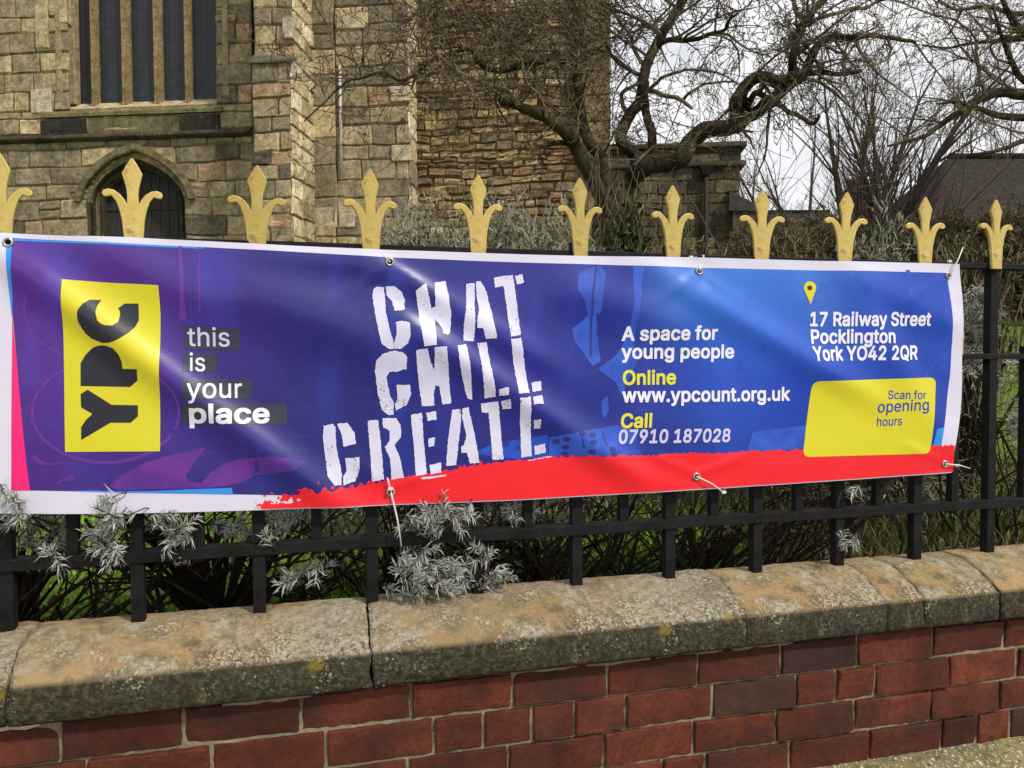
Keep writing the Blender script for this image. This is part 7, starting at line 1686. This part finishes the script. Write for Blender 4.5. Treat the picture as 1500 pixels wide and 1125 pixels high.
def mound(name, label, cat, group, px, d, w, ztop_px, seed, mats, leaf_n=1500, stalks=0, ll=0.05, lw=0.006, stz=0.42):
    # rounded dense clump standing on the lawn, its top at a photo row
    r = random.Random(seed)
    c = at_d(px, 523, d); zb = gz(c.x, c.y); zt = at_d(px, ztop_px, d).z
    root = empty(name, (c.x, c.y, zb), label, cat, group)
    h = zt - zb
    lf, st, sk = MB(), MB(), MB()
    for i in range(leaf_n):
        a = r.uniform(0, 6.283); e = math.acos(r.uniform(0.0, 1.0)); s = r.uniform(0.72, 1.02) * (1 + 0.22 * noise.noise(Vector((a * 2, e * 3, seed))))
        p = Vector((c.x + w * s * math.sin(e) * math.cos(a), c.y + w * 0.8 * s * math.sin(e) * math.sin(a), zb + h * max(0.05, s * math.cos(e))))
        o = (p - Vector((c.x, c.y, zb + h * 0.2))).normalized()
        d_ = (o * 0.8 + Vector((r.gauss(0, .5), r.gauss(0, .5), r.uniform(0.0, 1.0)))).normalized()
        for _ in range(4):
            ld = (d_ + Vector((r.gauss(0, .5), r.gauss(0, .5), r.gauss(0, .5)))).normalized()
            sd_ = ld.cross(Vector((r.gauss(0, 1), r.gauss(0, 1), r.gauss(0, 1))).normalized()).normalized()
            leafstrip(lf, p + Vector((r.gauss(0, .02), r.gauss(0, .02), r.gauss(0, .02))), ld, sd_, ll * r.uniform(.6, 1.3), lw, r.uniform(-.3, .6))
    for i in range(40):
        a = r.uniform(0, 6.283); m = r.uniform(0.1, 0.9)
        t = Vector((c.x + w * m * math.cos(a), c.y + w * .8 * m * math.sin(a), zb + h * math.sqrt(1 - m * m) * 0.95))
        st.tube([Vector((c.x, c.y, zb - 0.05)), (Vector((c.x, c.y, zb)) + t) / 2 + Vector((r.gauss(0, .04), r.gauss(0, .04), -.03)), t], [0.014, 0.009, 0.004], 5, cap=False)
    for i in range(stalks):
        a = r.uniform(0, 6.283); m = math.sqrt(r.random())
        p = Vector((c.x + w * m * math.cos(a), c.y + w * .8 * m * math.sin(a), zb + h * 0.7 * math.sqrt(max(0, 1 - m * m * .8))))
        q = [p]; dd = Vector((r.gauss(0, .22), r.gauss(0, .22), 1)).normalized(); L_ = h * r.uniform(0.25, 0.62) * stz
        for j in range(4):
            dd = (dd + Vector((r.gauss(0, 1), r.gauss(0, 1), 0)) * 0.07).normalized(); q.append(q[-1] + dd * L_ / 4)
        sk.tube(q, [0.0022, 0.002, 0.0018, 0.0018, 0.0016], 3, cap=False)
        sk.tube([q[-1], q[-1] + dd * 0.02, q[-1] + dd * 0.045], [0.002, 0.0042, 0.001], 4, cap=False)
    st.build('stems', M['stem'], root)
    lf.build('foliage', M[mats], root)
    if stalks: sk.build('dry_stalks', M['stalk'], root)
    return root
g1 = 'silver lavender mounds behind the banner'
mound('lavender_mound', 'rounded silver lavender mound between the fourth and fifth finials from the left', 'shrub', g1, 612, 3.1, 0.40, 316, 1, 'silver_dim', 5200, 60, ll=0.044)
mound('lavender_mound', 'silver lavender mound with dry stalks right of the fifth finial', 'shrub', g1, 745, 3.2, 0.38, 314, 2, 'silver_dim', 5000, 60, ll=0.044)
mound('lavender_mound', 'small silver lavender mound just left of the apple tree trunk', 'shrub', g1, 828, 3.4, 0.30, 326, 3, 'silver_dim', 3400, 50, ll=0.044)
mound('lavender_mound', 'thin dry lavender mound with brown stalks beneath the annexe', 'shrub', g1, 990, 3.4, 0.34, 352, 4, 'drygrass', 700, 150, stz=0.5)
mound('lavender_mound', 'brown dry mound of stalks left of the ninth finial', 'shrub', g1, 1160, 3.5, 0.36, 350, 5, 'drygrass', 800, 170, stz=0.5)
mound('lavender_mound', 'grey green lavender mound between the ninth and tenth finials', 'shrub', g1, 1292, 3.4, 0.30, 336, 6, 'silver_dim', 2000, 70, ll=0.055)
mound('lavender_mound', 'dim brown stalky mound between the last two finials', 'shrub', g1, 1410, 3.6, 0.30, 346, 7, 'drygrass', 700, 110, stz=0.5)
mound('lavender_mound', 'low dry mound of brown stalks below the church buttress', 'shrub', g1, 455, 3.6, 0.26, 350, 8, 'drygrass', 600, 90, stz=0.5)
g2 = 'dark hedge bushes along the far side of the churchyard'
for i, (px, d, w, zt, mt, lab) in enumerate([
        (1130, 11, 1.0, 330, 'brownleaf', 'bronze brown hedge bush against the right side of the annexe'),
        (1215, 11.5, 1.0, 322, 'brownleaf', 'bronze brown hedge bush in front of the small brick house'),
        (1300, 11, 1.0, 334, 'greenleaf', 'dark green hedge bush at the foot of the many stemmed tree'),
        (1390, 10, 1.0, 326, 'brownleaf', 'bronze hedge bush below the steep brown roof, left of the last finial'),
        (1490, 9.5, 1.1, 312, 'brownleaf', 'tall bronze hedge bush at the right edge under the steep roof')]):
    mound('hedge_bush', lab, 'bush', g2, px, d, w, zt, 40 + i, mt, 5200, 0, 0.07, 0.018)
mound('evergreen_bush', 'dark green ivy bush growing at the foot of the gnarled apple trunk', 'bush', None, 918, 5.4, 0.22, 296, 60, 'greenleaf', 700, 0, 0.05, 0.025)
def grass():
    r = random.Random(31)
    for name, m, n, box, hgt in (('lawn_grass', 'grass', 26000, (-2.4, 3.6, 0.12, 3.2), 0.07), ('dry_grass', 'drygrass', 3600, (1.55, 3.4, 0.3, 1.6), 0.16)):
        mb = MB()
        for _ in range(n):
            x = r.uniform(box[0], box[1]); y = box[2] + (box[3] - box[2]) * r.random() ** 1.4
            z = gz(x, y) - 0.005
            h = hgt * r.uniform(0.5, 1.4)
            a = r.uniform(0, 6.283)
            l = Vector((r.gauss(0, .4), r.gauss(0, .4), 1)).normalized()
            s = Vector((math.cos(a), math.sin(a), 0)) * 0.0035
            p = Vector((x, y, z)); mth = p + l * h * 0.6; e = p + l * h + Vector((r.gauss(0, .3), r.gauss(0, .3), -0.15)) * h * 0.5
            b = len(mb.v)
            mb.v += [tuple(p - s), tuple(p + s), tuple(mth + s * .7), tuple(mth - s * .7), tuple(e)]
            mb.f += [[b, b + 1, b + 2, b + 3], [b + 3, b + 2, b + 4]]; mb.c += [None, None]
        tag(mb.build(name, M[m]), kind='stuff', label='short green grass on the churchyard lawn' if m == 'grass' else 'tufts of dry grass behind the right railing bars', cat='grass')
grass()
